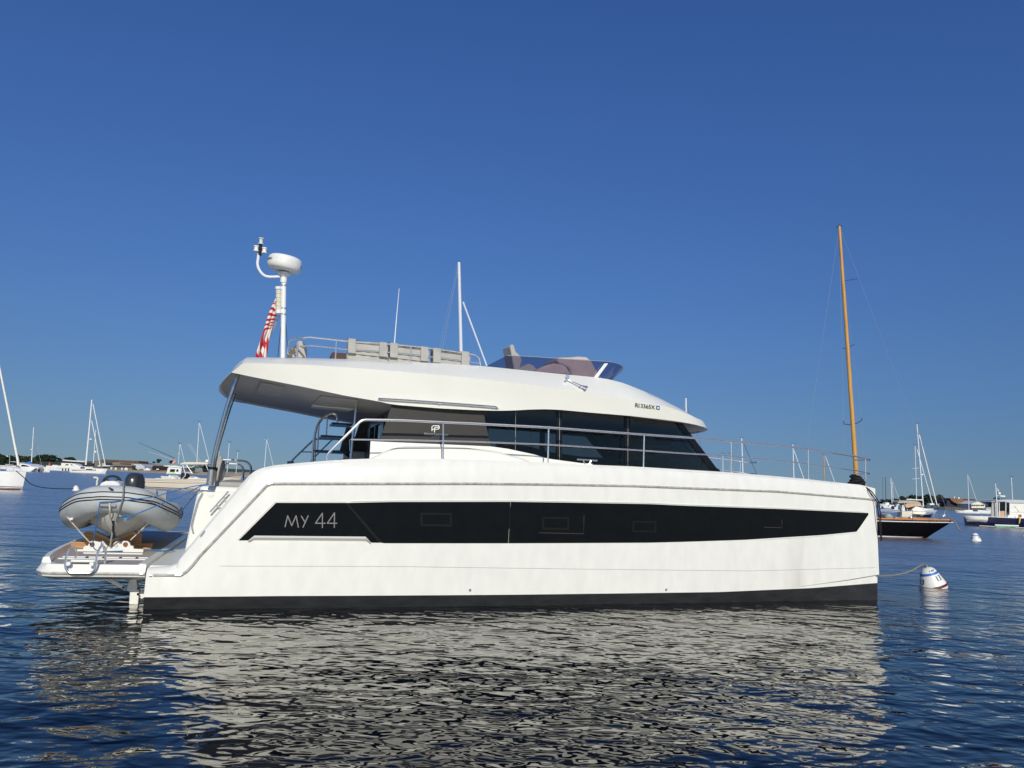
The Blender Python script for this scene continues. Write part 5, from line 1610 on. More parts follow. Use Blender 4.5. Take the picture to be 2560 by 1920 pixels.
V.slab("outboard_engine_leg", [(363, 1216), (364, 1200), (372, 1196.5), (377, 1197), (366, 1202), (367, 1215)], "engine_black", .4, dy=.1)
V.tube("outrigger", [(437, 1145.5), (400, 1129), (346, 1106.5)], 2.0, "mast_dark", dy=-1.3, taper=.45); V.tube("outrigger", [(433, 1150), (405, 1139.5), (370, 1129)], 1.6, "mast_grey", dy=1.3, taper=.8)
V.tube("outrigger", [(499, 1156), (469, 1109)], .9, "mast_grey", dy=-1.0); V.tube("outrigger", [(503, 1156), (474, 1109)], .9, "mast_grey", dy=1.0)

sloop("sailboat whose short mast and forestay rise behind the green-trimmed pilothouse boat", 405, 470, 1186, [(446, 1160), (449.3, 1109)], [((450.2, 1110), (461.5, 1156), 1.1, "mast_white")], mw=1.3, dist=150, spread=((.5, 3),))
sloop("sailboat whose tall mast rises behind the sport fisher's hardtop", 440, 528, 1190, [(491.5, 1165), (498.4, 1054.5)], [((500, 1061), (523, 1152), 1.3, "mast_white")], mw=2.0, dist=130)
sloop("sailboat whose mast shows just right of the steel roof post", 520, 570, 1186, [(546, 1170), (548, 1111)], [], mw=1.2, dist=170)
sloop("sailboat with a bare mast, left of two behind the cockpit rails", 545, 592, 1187.5, [(567.5, 1181), (573.2, 1105.5)], [], mw=1.7, dist=120)
sloop("sailboat with the shorter bare mast, right of two behind the cockpit rails", 562, 612, 1190, [(590, 1184), (594.7, 1128)], [], mw=1.4, dist=125)
sloop("sailboat whose mast and forestay stand alone against sky behind the stern bulwark", 632, 695, 1188, [(660.5, 1178), (666.8, 1097.5)], [((668, 1102), (684, 1168), 1.0, "mast_white")], mw=1.9, dist=120, spread=((1.0, 6),))
# --- behind the catamaran
sloop("sailboat with the white mast rising above the flybridge cushions", 1040, 1250, 1258, [(1155, 1225), (1152.5, 876), (1147.3, 656)], [((1157.6, 755), (1217, 915), 4.2, "mast_white"), ((1146, 662), (1040, 1215), .9, "wire"), ((1143, 662), (1028, 1215), .6, "wire"), ((1148, 662), (1147, 1215), .5, "wire")], mw=10, dist=66, top=True)
sloop("sailboat whose masthead peeks over the catamaran's sloping roof nose", 1660, 1790, 1262, [(1719, 1230), (1714.5, 995)], [((1716, 1010), (1775, 1180), .8, "brick_brown"), ((1713, 1000), (1680, 1180), .5, "wire")], mw=5.5, dist=80)
sloop("sailboat with white mast and dark blue stays, seen through the catamaran's bow rail", 1815, 1900, 1266, [(1859, 1240), (1854, 1095)], [((1860, 1109), (1900, 1205), 1.2, "mast_dark"), ((1852, 1100), (1832, 1180), .5, "wire")], mw=3.6, dist=100)
sloop("sailboat with the shortest thin mast, seen right beside the catamaran's windscreen", 1785, 1830, 1262, [(1808, 1240), (1807, 1134.5)], [], mw=2.2, dist=130)
sloop("sailboat with a thin pale mast hard against the fourth rail post", 1805, 1848, 1264, [(1826, 1240), (1824.8, 1134)], [], mw=2.2, mastmat="mast_grey", dist=140)
sloop("sailboat with a white mast and furled jib beside the fifth rail post", 1945, 2030, 1270, [(1986, 1245), (1982, 1110)], [((1985, 1126.5), (2012, 1205), 2.2, "mast_white")], mw=3.2, dist=100)
sloop("sailboat with an orange wooden mast between the last two rail posts", 2025, 2105, 1272, [(2062, 1250), (2059.4, 1136)], [((2063.5, 1141), (2090, 1215), 1.8, "mast_white")], mw=3.0, mastmat="varnished_spruce", dist=110)

# --- black sloop with the golden wooden mast
V = Vessel("classic_sloop", "black classic sloop with a golden wooden mast, passing behind the catamaran's bow", "sailboat", 1830, 2383, 1341, SAIL, dist=42.5)
hl_, star = boat_hull(V.e, V.L, 2.6, .98, 1.02, "black_paint", ob_=.145, os_=.12, full=.72, deckmat="varnished_deck", tw_=.35, boot="white_plastic", stripe="white_metal")
m = MB(); m.tube([(x, y * .99, z + .03) for x, y, z in star[-1]], .045, seg=6); m.tube([(x, -y * .99, z + .03) for x, y, z in star[-1]], .045, seg=6); m.build("toe_rail", "varnished_deck", V.e)
m = MB(); m.tube([(x, y * 1.01, -.01) for x, y, z in star[1]], .035, seg=5); m.build("bottom_stripe", "red_paint", hl_)
mo = V.tube("mast", [(2143, 1300), (2141, 1195), (2119, 870), (2098, 566)], 13.5, "varnished_spruce", taper=.55, seg=14)
V.tube("spreader", [(2109.5, 1052), (2109.3, 1060), (2126, 1062), (2142, 1058), (2154, 1051), (2155, 1045)], 1.8, "black_trim", parent=mo); V.tube("spreader", [(2106, 872), (2119, 869), (2136, 861)], 1.4, "black_trim", parent=mo); V.tube("spreader", [(2110, 702), (2143, 697)], 1.0, "black_trim", parent=mo)
V.tube("masthead_gear", [(2090, 570), (2097, 562), (2106, 566)], 1.2, "black_trim", parent=mo)
for a2, b3, w_ in (((2098, 570), (2109, 1052), .65), ((2100, 570), (2375, 1296), .55), ((2098, 570), (1990, 1290), .55), ((2109, 1058), (2112, 1300), .55), ((2155, 1048), (2162, 1300), .55), ((2110, 700), (2155, 1046), .35)):
    V.tube("stay", [a2, b3], w_, "wire")
V.slab("hatch_cover", [(2213, 1301), (2216, 1286), (2225, 1283), (2233, 1289), (2238, 1300)], "grey_canvas", .9, bevel=.2)
V.slab("skylight", [(2235, 1302), (2240, 1291), (2249, 1298), (2251, 1303)], "siding_peach", .8, bevel=.05)
m = MB(); m.lathe([(.11, 0), (.13, .1), (.11, .17), (.001, .18)], V.l(2277, 1300), seg=12); m.build("winch", "dull_steel", V.e)
m = MB()
for q in ((2252, 1279, 2252, 1303), (2281, 1275, 2283, 1302), (2331, 1279, 2334, 1300), (2359, 1288, 2363, 1277)): m.tube([V.l(q[0], q[1], -1.0), V.l(q[2], q[3], -1.0)], .015)
m.tube([V.l(2205, 1284, -1), V.l(2252, 1279, -1), V.l(2281, 1277, -1), V.l(2331, 1281, -.8)], .008)
m.build("lifeline", "dull_steel", V.e)
m = MB()
for x, y in ((2358, 1292), (2361, 1290)): m.lathe([(.05, 0), (.05, .10), (.001, .11)], V.l(x, y), seg=10)
m.build("bow_fitting", "white_metal", V.e)
rope("bow_pennant", [at(2378, 1296, 42.3), at(2386, 1304, 42), at(2392, 1314, 41.8), at(2398, 1324, 41.6), at(2402, 1328, 41.5)], .035, "tan_rope", "pale rope trailing from the black sloop's bow into the water")

# --- right-hand group
V = Vessel("motor_boat", "small white motorboat just right of the catamaran's bow, under the thin dark masts", "motor boat", 2246, 2196, 1269, MOTOR)
boat_hull(V.e, V.L, 2.4, .8, 1.0, "white_metal", ob_=.08, boot="white_plastic"); V.slab("cabin", [(2212, 1262), (2215, 1257), (2222, 1256), (2226, 1262), (2226, 1264), (2212, 1264)], "white_plastic", 1.8, bevel=.05); V.slab("canopy", [(2222, 1262), (2224, 1257), (2240, 1256), (2241, 1263)], "dark_canvas", 1.8)
sloop("sailboat with two thin dark masts right of the catamaran's bow", 2195, 2240, 1264, [(2214.5, 1256), (2214, 1193)], [((2207, 1192), (2207, 1250), .7, "mast_dark")], mw=1.7, mastmat="mast_dark", dist=200, top=False, cabin=False)
sloop("sailboat with the thick white mast left of two standing close together", 2205, 2262, 1268.5, [(2230, 1258), (2226.7, 1195)], [], mw=2.4, dist=190, top=False)
sloop("sailboat with the thinner white mast right of two standing close together", 2215, 2255, 1266.5, [(2233.5, 1256), (2230.2, 1202)], [((2231.6, 1205), (2250, 1253), .9, "mast_white")], mw=1.4, dist=215, top=False)
sloop("white sailboat with the mast carrying a blue radar, left of the tallest mast", 2262, 2335, 1272, [(2291.5, 1258), (2289.5, 1180), (2287.5, 1112.5)], [((2287.3, 1116), (2276, 1240), .4), ((2288, 1116), (2300, 1240), .4)], mw=2.0, dist=165, spread=((.42, 9), (.60, 8)))
V = sloop("pale blue sailboat with the tallest mast at right and two furled headsails", 2262, 2344, 1276, [(2308, 1266), (2303, 1200), (2292, 1060)], [((2298, 1087), (2342.5, 1263), 2.6, "sailcloth"), ((2292.5, 1123.6), (2331.5, 1260), 2.0, "sailcloth")], mw=3.4, hull="pale_blue_paint", dist=140, boom=[(2266, 1248.5), (2290, 1249.5), (2306.5, 1250)])
V.slab("radar", [(2304, 1185), (2308, 1185), (2307.5, 1188), (2304, 1188)], "white_plastic", .4)
V.slab("sail_cover", [(2292, 1253), (2306, 1252), (2308, 1256), (2300, 1258)], "dark_canvas", .5)
V.slab("life_raft", [(2325, 1263), (2324, 1259), (2336, 1258.5), (2337, 1263)], "white_plastic", 1.0, bevel=.08)
V = Vessel("motor_boat", "navy motorboat whose dark bow shows behind the cream cabin cruiser", "motor boat", 2285, 2331, 1286.5, MOTOR, dist=98)
boat_hull(V.e, V.L, 1.6, .42, .55, "navy_paint", ob_=.16, boot="white_plastic")
V = Vessel("cabin_cruiser", "cream cabin cruiser with a beige bimini and rod outriggers, beyond the black sloop's deck", "motor boat", 2249, 2316, 1292.5, MOTOR)
boat_hull(V.e, V.L, 1.7, .74, .86, "siding_cream", ob_=.035, full=.42)
V.slab("cabin", [(2278, 1278), (2283, 1270), (2290, 1266), (2300, 1268), (2311, 1276), (2312, 1279)], "white_plastic", 1.3, bevel=.06)
V.slab("window", [(2270, 1272), (2271, 1267), (2279, 1267), (2276, 1273)], "black_trim", 1.32); V.slab("window", [(2281, 1269), (2282, 1267), (2287, 1267), (2285, 1270)], "black_trim", 1.32)
V.slab("bimini", [(2244, 1256), (2250, 1251.5), (2275, 1251.5), (2296, 1254), (2303, 1258), (2272, 1258), (2246, 1258)], "canvas", 1.5, bevel=.03)
m = MB()
for a2, b3 in (((2246, 1257), (2256, 1277)), ((2262, 1257), (2257, 1277)), ((2275, 1257), (2268, 1277)), ((2276, 1258), (2283, 1272)), ((2300, 1257), (2308, 1272)), ((2258, 1266), (2290, 1264))):
    for dy_ in (-.6, .6): m.tube([V.l(*a2, dy_), V.l(*b3, dy_)], .02)
m.build("canopy_frame", "white_metal", V.e)
V.slab("canopy_side", [(2262, 1262), (2270, 1258), (2300, 1258), (2306, 1266), (2290, 1265), (2266, 1270)], "siding_peach", .05, dy=-.7)
V.slab("cockpit_seat", [(2254, 1277), (2256, 1263), (2261, 1262), (2263, 1277)], "white_plastic", 1.0, bevel=.03)
for y in (1274.8, 1278):
    V.tube("outrigger", [(2200, y - .6), (2249, y)], 1.3, "white_metal", dy=-.7)
V = Vessel("motor_boat", "white outboard boat with grey engines behind the cream cabin cruiser's stern", "motor boat", 2232, 2284, 1273.5, MOTOR, dist=170)
boat_hull(V.e, V.L, 2.0, .6, .8, "white_metal"); V.slab("console", [(2238, 1272), (2241, 1262), (2247, 1259), (2250, 1264), (2252, 1272)], "metal_roof", .9, bevel=.05); V.slab("outboard_engine", [(2232, 1272), (2233, 1266), (2238, 1265), (2240, 1272)], "engine_grey", .8, bevel=.05)
V = sloop("low white sailboat moored before the white gabled boathouse", 2447, 2387, 1283, [(2422.4, 1276), (2419.2, 1186.5)], [((2421.5, 1192), (2442.5, 1256), 1.2, "mast_white")], mw=1.7, top=False)
V = Vessel("motor_boat", "white motorboat tied near the dock, left of the trawler's canvas", "motor boat", 2440, 2482, 1279.5, MOTOR, dist=170)
boat_hull(V.e, V.L, 1.8, .75, .9, "white_metal", boot="navy_paint"); V.slab("cabin", [(2466, 1275), (2467, 1270), (2477, 1269), (2480, 1275)], "white_plastic", 1.2, bevel=.05); V.slab("window", [(2468, 1273), (2469, 1271), (2477, 1271), (2477, 1273)], "black_trim", 1.25)

V = Vessel("trawler_yacht", "navy trawler yacht with canvas-enclosed deck and white radar mast, cut by the right frame", "motor yacht", 2430, 2760, 1314.5, MOTOR, dist=72)
hl_, star = boat_hull(V.e, V.L, 3.2, .88, 1.25, "navy_paint", ob_=.09, tw_=.8, boot="white_plastic")
m = MB(); m.tube([(x, y * 1.01, z + .02) for x, y, z in star[-1]], .035, seg=6); m.build("rub_rail", "white_metal", hl_)
V.slab("spray_rail", [(2486, 1312), (2547, 1314), (2547, 1318.5), (2492, 1318)], "green_paint", .1, dy=-1.75); V.slab("spray_strip", [(2488, 1311), (2547, 1313), (2547, 1315.5), (2488, 1313.5)], "white_plastic", .12, dy=-1.78)
V.slab("hardtop", [(2477, 1255), (2480, 1253.5), (2495, 1251), (2512, 1249), (2540, 1249.5), (2700, 1255), (2700, 1260), (2526, 1257.5), (2510, 1254), (2495, 1254.5)], "metal_roof", 2.7, bevel=.04)
V.slab("house", [(2518, 1293), (2522, 1287), (2534, 1281), (2700, 1282), (2700, 1298), (2516, 1296)], "white_plastic", 2.5, bevel=.05)
V.slab("canvas_side", [(2524, 1257), (2700, 1260), (2700, 1281), (2534, 1280.5), (2525, 1285)], "sailcloth", .08, dy=-1.25)
V.slab("canvas_side", [(2480, 1256), (2496, 1255), (2492, 1293), (2478, 1290)], "canvas", .08, dy=-1.2)
V.slab("clear_window", [(2500, 1257), (2514, 1256), (2514, 1277), (2499, 1277)], "clear_vinyl", .05, dy=-1.25); V.slab("clear_window", [(2515, 1257), (2524, 1258), (2524, 1277), (2515, 1277)], "clear_vinyl", .05, dy=-1.25)
V.slab("curtain", [(2498, 1278), (2513, 1277), (2511, 1294), (2500, 1293)], "siding_peach", .05, dy=-1.2)
V.slab("inner_wall", [(2480, 1257), (2540, 1257), (2540, 1292), (2480, 1290)], "salon_mid", .1, dy=1.0)
m = MB()
for x, y0_, y1_ in ((2514.5, 1255, 1295), (2524.5, 1257, 1288), (2498, 1256, 1294)): m.tube([V.l(x, y0_, -1.28), V.l(x - .3, y1_, -1.28)], .04)
m.tube([V.l(2528, 1280, -1.3), V.l(2560, 1263, -1.3)], .02); m.tube([V.l(2536, 1264, -1.3), V.l(2548, 1279, -1.3)], .02)
m.build("canopy_frame", "white_metal", V.e)
mo = V.tube("mast", [(2494, 1294), (2491.5, 1250), (2489, 1214)], 3.0, "white_metal", dy=-1.5, taper=.7, seg=10)
for x, y, r_ in ((2495, 1226.5, 2.1), (2498, 1233.5, 3.4)):
    m = MB(); m.lathe([(.001, -1), (.7, -.9), (1, -.2), (.95, .4), (.6, .85), (.001, 1)], (0, 0, 0), seg=14); m.v = [tuple(np.array(p) * r_ * V.px + V.l(x, y, -1.5)) for p in m.v]; m.build("satellite_dome", "white_plastic", mo)
V.slab("radar", [(2500, 1239), (2512, 1238.5), (2514, 1240), (2513.5, 1243), (2501, 1242)], "white_plastic", .35, dy=-1.6, parent=mo, bevel=.03)
V.tube("masthead_light", [(2488, 1213), (2488.3, 1209)], 2.2, "white_plastic", dy=-1.5, parent=mo); V.tube("antenna", [(2494, 1224), (2493.7, 1220)], 1.4, "white_plastic", dy=-1.5, parent=mo); V.tube("bracket", [(2490, 1239), (2503, 1240.5)], 1.2, "white_metal", dy=-1.5, parent=mo)
V.slab("life_vest", [(2547, 1287), (2550, 1286), (2552, 1295), (2550, 1306), (2548, 1310), (2549, 1296)], "yellow_paint", .12, dy=-1.8); V.slab("life_ring", [(2549, 1288), (2553, 1286), (2555, 1291), (2551, 1293)], "red_cloth", .1, dy=-1.85)
V.tube("swim_platform", [(2421, 1308), (2432, 1307.5)], 1.4, "navy_paint")
fnd = V.l(2559, 1308, -1.9)
sloop("sailboat whose mast with white domes rises behind the trawler's hardtop", 2490, 2590, 1290, [(2532, 1275), (2531, 1250), (2528.2, 1192)], [], mw=2.4, dist=110)
V = Vessel("rowing_dinghy", "small white round-bilged tender slung across the navy trawler's stern", "dinghy", 2464, 2403, 1302.5, "small tenders", dist=69)
V.e.location.z = float(at(2434, 1303.5, 69)[2]) + .15
V.e.scale = (1, 1, .68)
boat_hull(V.e, V.L, 1.1, .50, .50, "white_plastic", ob_=.22, full=.75, boot=None, tw_=.7)

# ================================================================== SHORES
def heightfield(name, pts, depth, mat, dist, kind="structure"):
    m = MB()
    front = [at(x, y, dist) for x, y in pts]
    rows = [[np.array([p[0], p[1] - 3, -1.0]) for p in front], [np.array([p[0], p[1], .25]) for p in front], [np.array([p[0] * 1.03, p[1] + depth * .4, max(.3, p[2] * .8 - 0)]) for p in front], [np.array([p[0] * 1.06, p[1] + depth, max(.3, p[2])]) for p in front], [np.array([p[0] * 1.1, p[1] + depth * 2, -1]) for p in front]]
    m.grid(rows)
    return tag(m.build(name, mat, None, smooth=60), kind=kind)
heightfield("hill_left", [(-300, 1140), (-60, 1141), (0, 1142), (40, 1144), (80, 1145), (130, 1147), (180, 1150), (260, 1158), (347, 1160), (420, 1163), (470, 1166), (520, 1168), (580, 1172), (640, 1178)], 60, "grass_land", 330)
heightfield("shore_left", [(-300, 1166), (0, 1167), (120, 1168), (260, 1171), (345, 1174), (420, 1176), (520, 1178), (640, 1181)], 25, "stone", 300)
heightfield("hill_far", [(430, 1170), (520, 1172), (560, 1174), (620, 1176), (700, 1178), (800, 1184)], 300, "far_land", 1500)
heightfield("shore_right", [(2150, 1262), (2240, 1264), (2330, 1268), (2380, 1271), (2440, 1272), (2560, 1274), (2700, 1280)], 30, "timber_grey", 235)
heightfield("hill_right", [(2130, 1254), (2200, 1257), (2280, 1259), (2340, 1261), (2450, 1259), (2470, 1254), (2560, 1257), (2700, 1262)], 60, "far_land", 420)

def block(e, name, pts, mat, dist, depth, base, parent=None, bevel=0):
    P = [at(*q, dist) for q in pts]
    m = MB(); m.prism(P, (0, depth, 0)); return m.build(name, mat, parent or e, smooth=0, origin=base)
def building(name, label, cat, walls, parts, dist, depth, group=None):
    xs = [q[0] for q in walls]; ys = [q[1] for q in walls]
    b_ = at(sum(xs) / len(xs), max(ys), dist); b_[2] = max(0, b_[2])
    e = empty(name, b_, 0, label, cat, group)
    block(e, "wall", walls[:], parts[0], dist, depth, b_)
    for nm, pts, mat, dd, dep in parts[1:]:
        block(e, nm, pts, mat, dist + dd, dep, b_)
    return e
building("stone_fort", "long tan stone fort wall along the fort shore", "fort", [(205, 1156), (300, 1157), (380, 1163), (420, 1165), (520, 1171), (520, 1178), (205, 1175)], ["stone", ("parapet", [(205, 1156), (205, 1154.5), (300, 1155.5), (420, 1163), (520, 1169.5), (520, 1171.2), (420, 1165.2), (300, 1157.2)], "timber_grey", 1, 8)], 360, 10)
fort = building("barracks", "brown roofed barracks block rising above the fort wall", "building", [(238, 1152), (347, 1157), (347, 1163), (238, 1160)], ["brick_brown", ("roof", [(252, 1152.5), (254, 1148.5), (347, 1152.5), (347, 1157.5)], "brick_brown", -1, 10)] + [("chimney", [(x, 1151.5 + (x - 254) * .045), (x, 1147.8 + (x - 254) * .045), (x + 1.2, 1147.9 + (x - 254) * .045), (x + 1.2, 1151.5 + (x - 254) * .045)], "shingle_brown", 2, 1.2) for x in (264, 274, 283, 291, 300, 309, 318, 327, 337, 345)], 375, 14)
building("shed", "grey-brown gabled shed with green-grey roof on the fort quay", "shed", [(281, 1163.5), (330, 1164.5), (330, 1176), (281, 1175)], ["shed_grey", ("roof", [(282, 1163), (284, 1158), (300, 1157.5), (301, 1161), (331, 1163), (331, 1166), (281, 1165)], "timber_grey", -1, 9)], 310, 8)
building("boat_shed", "white arched storage tent beside the grey shed on the fort quay", "tent", [(331, 1165), (336, 1160), (352, 1160.5), (361, 1166), (362, 1176), (348, 1176), (331, 1166)], ["metal_roof", ("door", [(347, 1175.5), (347, 1172), (357, 1172), (357, 1175.5)], "shed_grey", -1.5, .3)], 312, 10)
building("shed", "dark roofed brick shed at the right end of the fort quay", "shed", [(380, 1170), (418, 1171), (418, 1178), (379, 1177)], ["brick_brown", ("roof", [(379, 1170.5), (383, 1164), (416, 1165), (419, 1172)], "dark_canvas", -1, 9), ("door", [(391, 1174.5), (391, 1172), (397, 1172), (397, 1174.5)], "letter_white", -1.3, .3)], 308, 8)
building("stone_house", "dark stone gatehouse with gabled roof behind the ketch's stays", "building", [(236, 1157), (240, 1151), (252, 1150), (258, 1156), (258, 1172), (236, 1172)], ["shed_grey", ("door", [(256, 1166), (256, 1158), (262, 1158), (264, 1166)], "metal_roof", -1, .4)], 340, 8)
for i, (x, y, w_, lab) in enumerate(((279, 1170.5, 4, "white car parked left of the grey shed"), (290, 1171.5, 5, "white boat on a trailer before the grey shed, left of three"), (305.5, 1172, 4, "white boat on a trailer before the grey shed, middle of three"),
                                     (316, 1172, 8, "pink and white boat on a trailer before the grey shed, right of three"), (369, 1173, 14, "white motorboat stored ashore beside the storage tent"))):
    V = Vessel("stored_boat", lab, "boat", x - w_ / 2, x + w_ / 2, y + 2, "boats stored on the quay", dist=304)
    e_ = V.e
    z_ = at(x, y + 2.2, 304)[2]
    e_.location.z = max(.2, z_)
    m = MB(); rows = hull_rows(V.L, 1.0, .5, .6, .08, 0); m.grid([[(a, -b_, c) for a, b_, c in r] for r in rows]); m.grid(rows); m.build("hull", "white_plastic", e_)
    m = MB(); m.box((V.L * .25, -.4, .5), (V.L * .7, .4, .8)); m.build("cabin", "white_plastic", e_, bevel=.05)

building("brick_house", "low brown-roofed waterside house with peach walls and a white chimney on the boathouse shore", "house", [(2395, 1268), (2396, 1260), (2416, 1262), (2417, 1269)],
         ["siding_peach", ("wing_wall", [(2367, 1254.5), (2374, 1245.5), (2380, 1252), (2394, 1258), (2396, 1268), (2366, 1266)], "siding_dark", .5, 6), ("roof", [(2374, 1245), (2406, 1247), (2418, 1258), (2421, 1262), (2396, 1259), (2380, 1253)], "shingle_brown", -.2, .6),
          ("porch_roof", [(2382, 1254), (2408, 1254.5), (2421, 1261), (2395, 1260)], "timber_grey", -.6, .5), ("roof_wing", [(2407, 1247.5), (2438, 1248), (2446, 1262), (2420, 1262)], "shingle_dark", .4, 5),
          ("chimney", [(2385, 1246), (2385, 1241.5), (2387, 1241.5), (2387, 1246)], "white_plastic", 0, .4), ("roof_vent", [(2395, 1246.5), (2395, 1243.5), (2399, 1243.5), (2399, 1246.8)], "white_plastic", 0, .5),
          ("window", [(2397, 1263.5), (2397, 1260.5), (2403, 1260.5), (2403, 1263.5)], "black_trim", -.15, .1), ("window", [(2405, 1264), (2405, 1261), (2411, 1261.5), (2411, 1264.3)], "black_trim", -.15, .1), ("door", [(2417, 1267), (2417, 1261), (2422, 1261.5), (2422, 1267)], "white_plastic", -.3, .3),
          ("lean_to", [(2416, 1268), (2421, 1262), (2430, 1262), (2430, 1270), (2416, 1270)], "siding_dark", 0, 3)], 222, 5)
bh = building("boathouse", "cream gabled boathouse with a row of six dark windows on the boathouse shore", "building", [(2429, 1270.5), (2429, 1260), (2446, 1253.2), (2462.5, 1261.5), (2462.5, 1270.8)],
              ["siding_cream", ("roof", [(2428, 1260.2), (2446, 1252.6), (2463.5, 1261.6), (2463.5, 1262.3), (2446, 1253.4), (2428, 1261)], "white_plastic", -.15, 6)]
              + [("window", [(x, 1265), (x, 1261.8), (x + 3.6, 1261.8), (x + 3.6, 1265)], "black_trim", -.12, .15) for x in (2430.3, 2435.4, 2440.8, 2446, 2452, 2456.8)] + [("foundation", [(2434, 1271.8), (2434, 1270), (2457, 1270.3), (2457, 1272)], "siding_dark", -.3, 3)], 216, 6)
building("quay_shed", "low white shed with dark openings below the trees on the boathouse shore", "shed", [(2346, 1266.5), (2346, 1259), (2362, 1259.5), (2362, 1267)], ["white_plastic", ("roof", [(2345.5, 1260), (2346, 1258), (2362, 1258.5), (2362.5, 1260.5)], "timber_grey", -.2, 4), ("opening", [(2350, 1267), (2350, 1264.8), (2361, 1265), (2361, 1267)], "siding_dark", -.15, .1)], 226, 3)
dk_e = empty("dock", at(2385, 1275, 212), 0, "weathered timber dock on piles below the brown-roofed house", "dock")
do = np.array(dk_e.location)
m = MB()
P = [at(*q, 212) for q in [(2362, 1270.5), (2402, 1272), (2402, 1273.2), (2362, 1271.7)]]; m.prism(P, (0, 3, 0)); m.build("dock_deck", "timber_grey", dk_e, origin=do, smooth=0)
for x in (2364, 2369, 2374, 2380, 2385, 2389, 2394, 2399):
    m = MB(); m.tube([at(x, 1268.5, 211.8), np.array([at(x, 1276, 211.8)[0], 211.8, -.5])], .12, seg=6); m.build("pile", "timber_grey", dk_e, origin=do)

def tree(name, label, px, py_base, py_top, wpx, dist, mat, group, n=420, trunk=True, conical=False):
    base = at(px, py_base, dist); top = at(px, py_top, dist)
    H = top[2] - base[2]; Wd = wpx * dist / F / 2
    e = empty(name, base, 0, label, "tree", group)
    m = MB(); m.tube([base * 0 + np.array([0, 0, 0]), np.array([.1 * Wd, 0, H * .45]), np.array([0, 0, H * .8])], [H * .05, H * .035, H * .01], seg=6)
    for k in range(4):
        a = k * 1.7; m.tube([np.array([0, 0, H * (.3 + .1 * k)]), np.array([Wd * .55 * math.cos(a), Wd * .4 * math.sin(a), H * (.5 + .1 * k)])], [H * .02, H * .006], seg=5)
    m.build("trunk", "bark", e, smooth=50)
    m = MB()
    lumps = [(rng.uniform(-.75, .75) * Wd, rng.normal(0, .3) * Wd, H * rng.uniform(.15, .80), Wd * rng.uniform(.28, .5)) for _ in range(11)] + [(0, 0, H * .68, Wd * .55), (0, 0, H * .3, Wd * .6)]
    vs, fs = [], []
    for i in range(n):
        cx_, cy_, cz_, r_ = lumps[i % len(lumps)]
        d = rng.normal(size=3); d /= np.linalg.norm(d)
        c = np.array([cx_, cy_, cz_]) + d * r_ * rng.uniform(.5, 1.05) * np.array([1, 1, .75])
        c[2] = min(c[2], H * 1.0); c[0] = np.clip(c[0], -Wd * 1.1, Wd * 1.1)
        s_ = Wd * rng.uniform(.07, .16)
        t1 = rng.normal(size=3); t1 -= d * (t1 @ d) * .7; t1 /= np.linalg.norm(t1); t2 = np.cross(d, t1)
        k0 = len(vs)
        vs += [c - t1 * s_ - t2 * s_ * .6, c + t1 * s_ - t2 * s_ * .6, c + t1 * s_ * .8 + t2 * s_ * .8, c - t1 * s_ * .6 + t2 * s_]
        fs.append((k0, k0 + 1, k0 + 2, k0 + 3))
    for cx_, cy_, cz_, r_ in lumps:        # dense heart of each clump
        k0 = len(vs); rs = 5
        for a in range(rs):
            for b_ in range(7):
                th, ph = math.pi * (a + .5) / rs, 2 * math.pi * b_ / 7
                rr2 = r_ * .72 * rng.uniform(.8, 1.1)
                vs.append(np.array([cx_ + rr2 * math.sin(th) * math.cos(ph), cy_ + rr2 * math.sin(th) * math.sin(ph), cz_ + rr2 * .75 * math.cos(th)]))
        for a in range(rs - 1):
            for b_ in range(7): fs.append((k0 + a * 7 + b_, k0 + a * 7 + (b_ + 1) % 7, k0 + (a + 1) * 7 + (b_ + 1) % 7, k0 + (a + 1) * 7 + b_))
        fs.append(tuple(k0 + b_ for b_ in range(7))[::-1]); fs.append(tuple(k0 + (rs - 1) * 7 + b_ for b_ in range(7)))
    m.add(vs, fs)
    o = m.build("crown", mat, e, smooth=0)
    return e
TL = "trees on the fort shore"
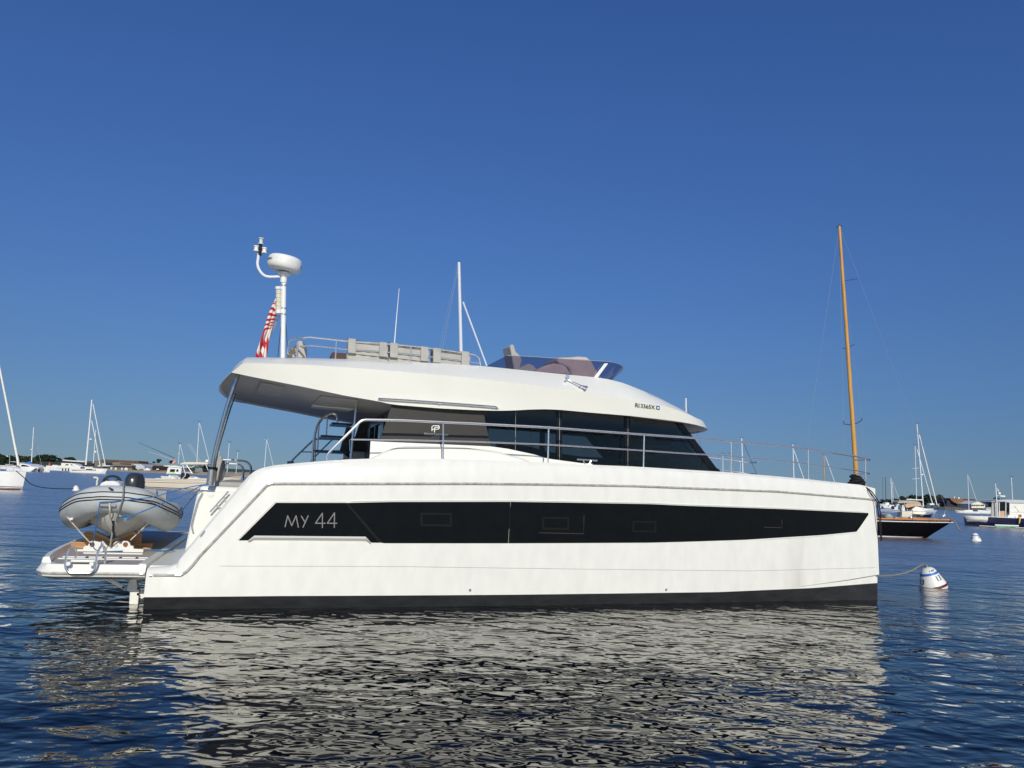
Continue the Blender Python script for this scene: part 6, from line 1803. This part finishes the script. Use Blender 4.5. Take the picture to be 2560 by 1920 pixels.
for i, (x, yt, w_, mt, lab) in enumerate(((-16, 1128, 34, "leaf_dark", "dark tree half cut by the left frame edge"), (4, 1130, 24, "leaf_dark", "tall dark tree beside the left frame edge, above the grey bimini"), (20, 1132, 20, "leaf_dark", "dark tree just left of the cropped boat's furled jib"), (33, 1137, 18, "leaf_olive", "small olive tree left of the furled jib"),
                                          (44, 1131, 20, "leaf_dark", "dark tree directly behind the furled jib"), (56, 1136, 18, "leaf_olive", "olive tree just right of the furled jib"), (69, 1134, 16, "leaf_dark", "dark tree left of the catamaran's thin mast"), (82, 1141, 20, "leaf_olive", "olive tree behind the catamaran's thin mast"),
                                          (98, 1137, 18, "leaf_dark", "dark tree left in the small grove above the grass slope"), (112, 1136, 20, "leaf_dark", "middle tree of the small grove above the grass slope"), (128, 1136.5, 18, "leaf_dark", "right tree of the small grove, with a bare twig"),
                                          (148, 1144.5, 10, "leaf_dark", "tiny dark tree left of the ketch's boom"), (164, 1144, 12, "leaf_dark", "dark bush above the left end of the ketch's boom"), (177, 1143.5, 16, "leaf_dark", "rounded dark tree above the ketch's boom"))):
    tree("broadleaf_tree", lab, x, 1168 if x < 90 else 1152, yt, w_ * 1.45, 322 if x < 90 else 350, mt, TL)
tree("broadleaf_tree", "lone dark tree standing on the fort wall left of the sport fisher", 396, 1159, 1145.5, 13, 350, "leaf_dark", TL)
tree("broadleaf_tree", "small bush left of the lone tree on the fort wall", 385, 1158.5, 1153, 8, 350, "leaf_dark", TL)
tree("broadleaf_tree", "dark tree behind the sport fisher's flag", 428, 1162, 1149.5, 13, 350, "leaf_dark", TL)
TR = "trees on the boathouse shore"
for x, yt, w_, mt, lab in ((2212, 1246, 18, "leaf_dark", "low dark tree at the bow of the catamaran, under the dark masts"), (2226, 1245, 16, "leaf_dark", "low dark tree behind the pair of white masts"), (2240, 1242, 18, "leaf_dark", "dark tree between the paired masts and the beige bimini"), (2254, 1235, 22, "leaf_dark", "taller dark tree above the beige bimini"),
                           (2270, 1236, 20, "leaf_dark", "dark tree left of the mast with the blue radar"), (2284, 1231.5, 22, "leaf_dark", "tallest dark tree behind the mast with the blue radar"), (2300, 1233, 20, "leaf_dark", "dark tree just left of the tallest mast's foot"), (2314, 1232, 22, "leaf_dark", "dark tree right of the tallest mast's foot"),
                           (2330, 1232.5, 22, "leaf_dark", "dark tree between the two furled headsails"), (2345, 1233.5, 24, "leaf_olive", "green tree right of the furled headsails"), (2356, 1238, 18, "leaf_olive", "green end tree beside the brown-roofed house")):
    tree("broadleaf_tree", lab, x, 1268, yt, w_ * 1.3, 232, mt, TR)
for x, yt, w_, lab in ((2476, 1246, 18, "dark tree left behind the trawler's radar mast"), (2492, 1241, 24, "dark tree directly behind the trawler's radar mast"), (2506, 1243, 20, "dark tree right behind the trawler's radar mast"), (2522, 1246.5, 18, "dark tree above the trawler's hardtop"), (2540, 1248, 18, "low dark tree above the right end of the hardtop"), (2556, 1249, 18, "low dark tree at the right frame edge")):
    tree("broadleaf_tree", lab, x, 1270, yt, w_ * 1.2, 300, "leaf_dark", TR)
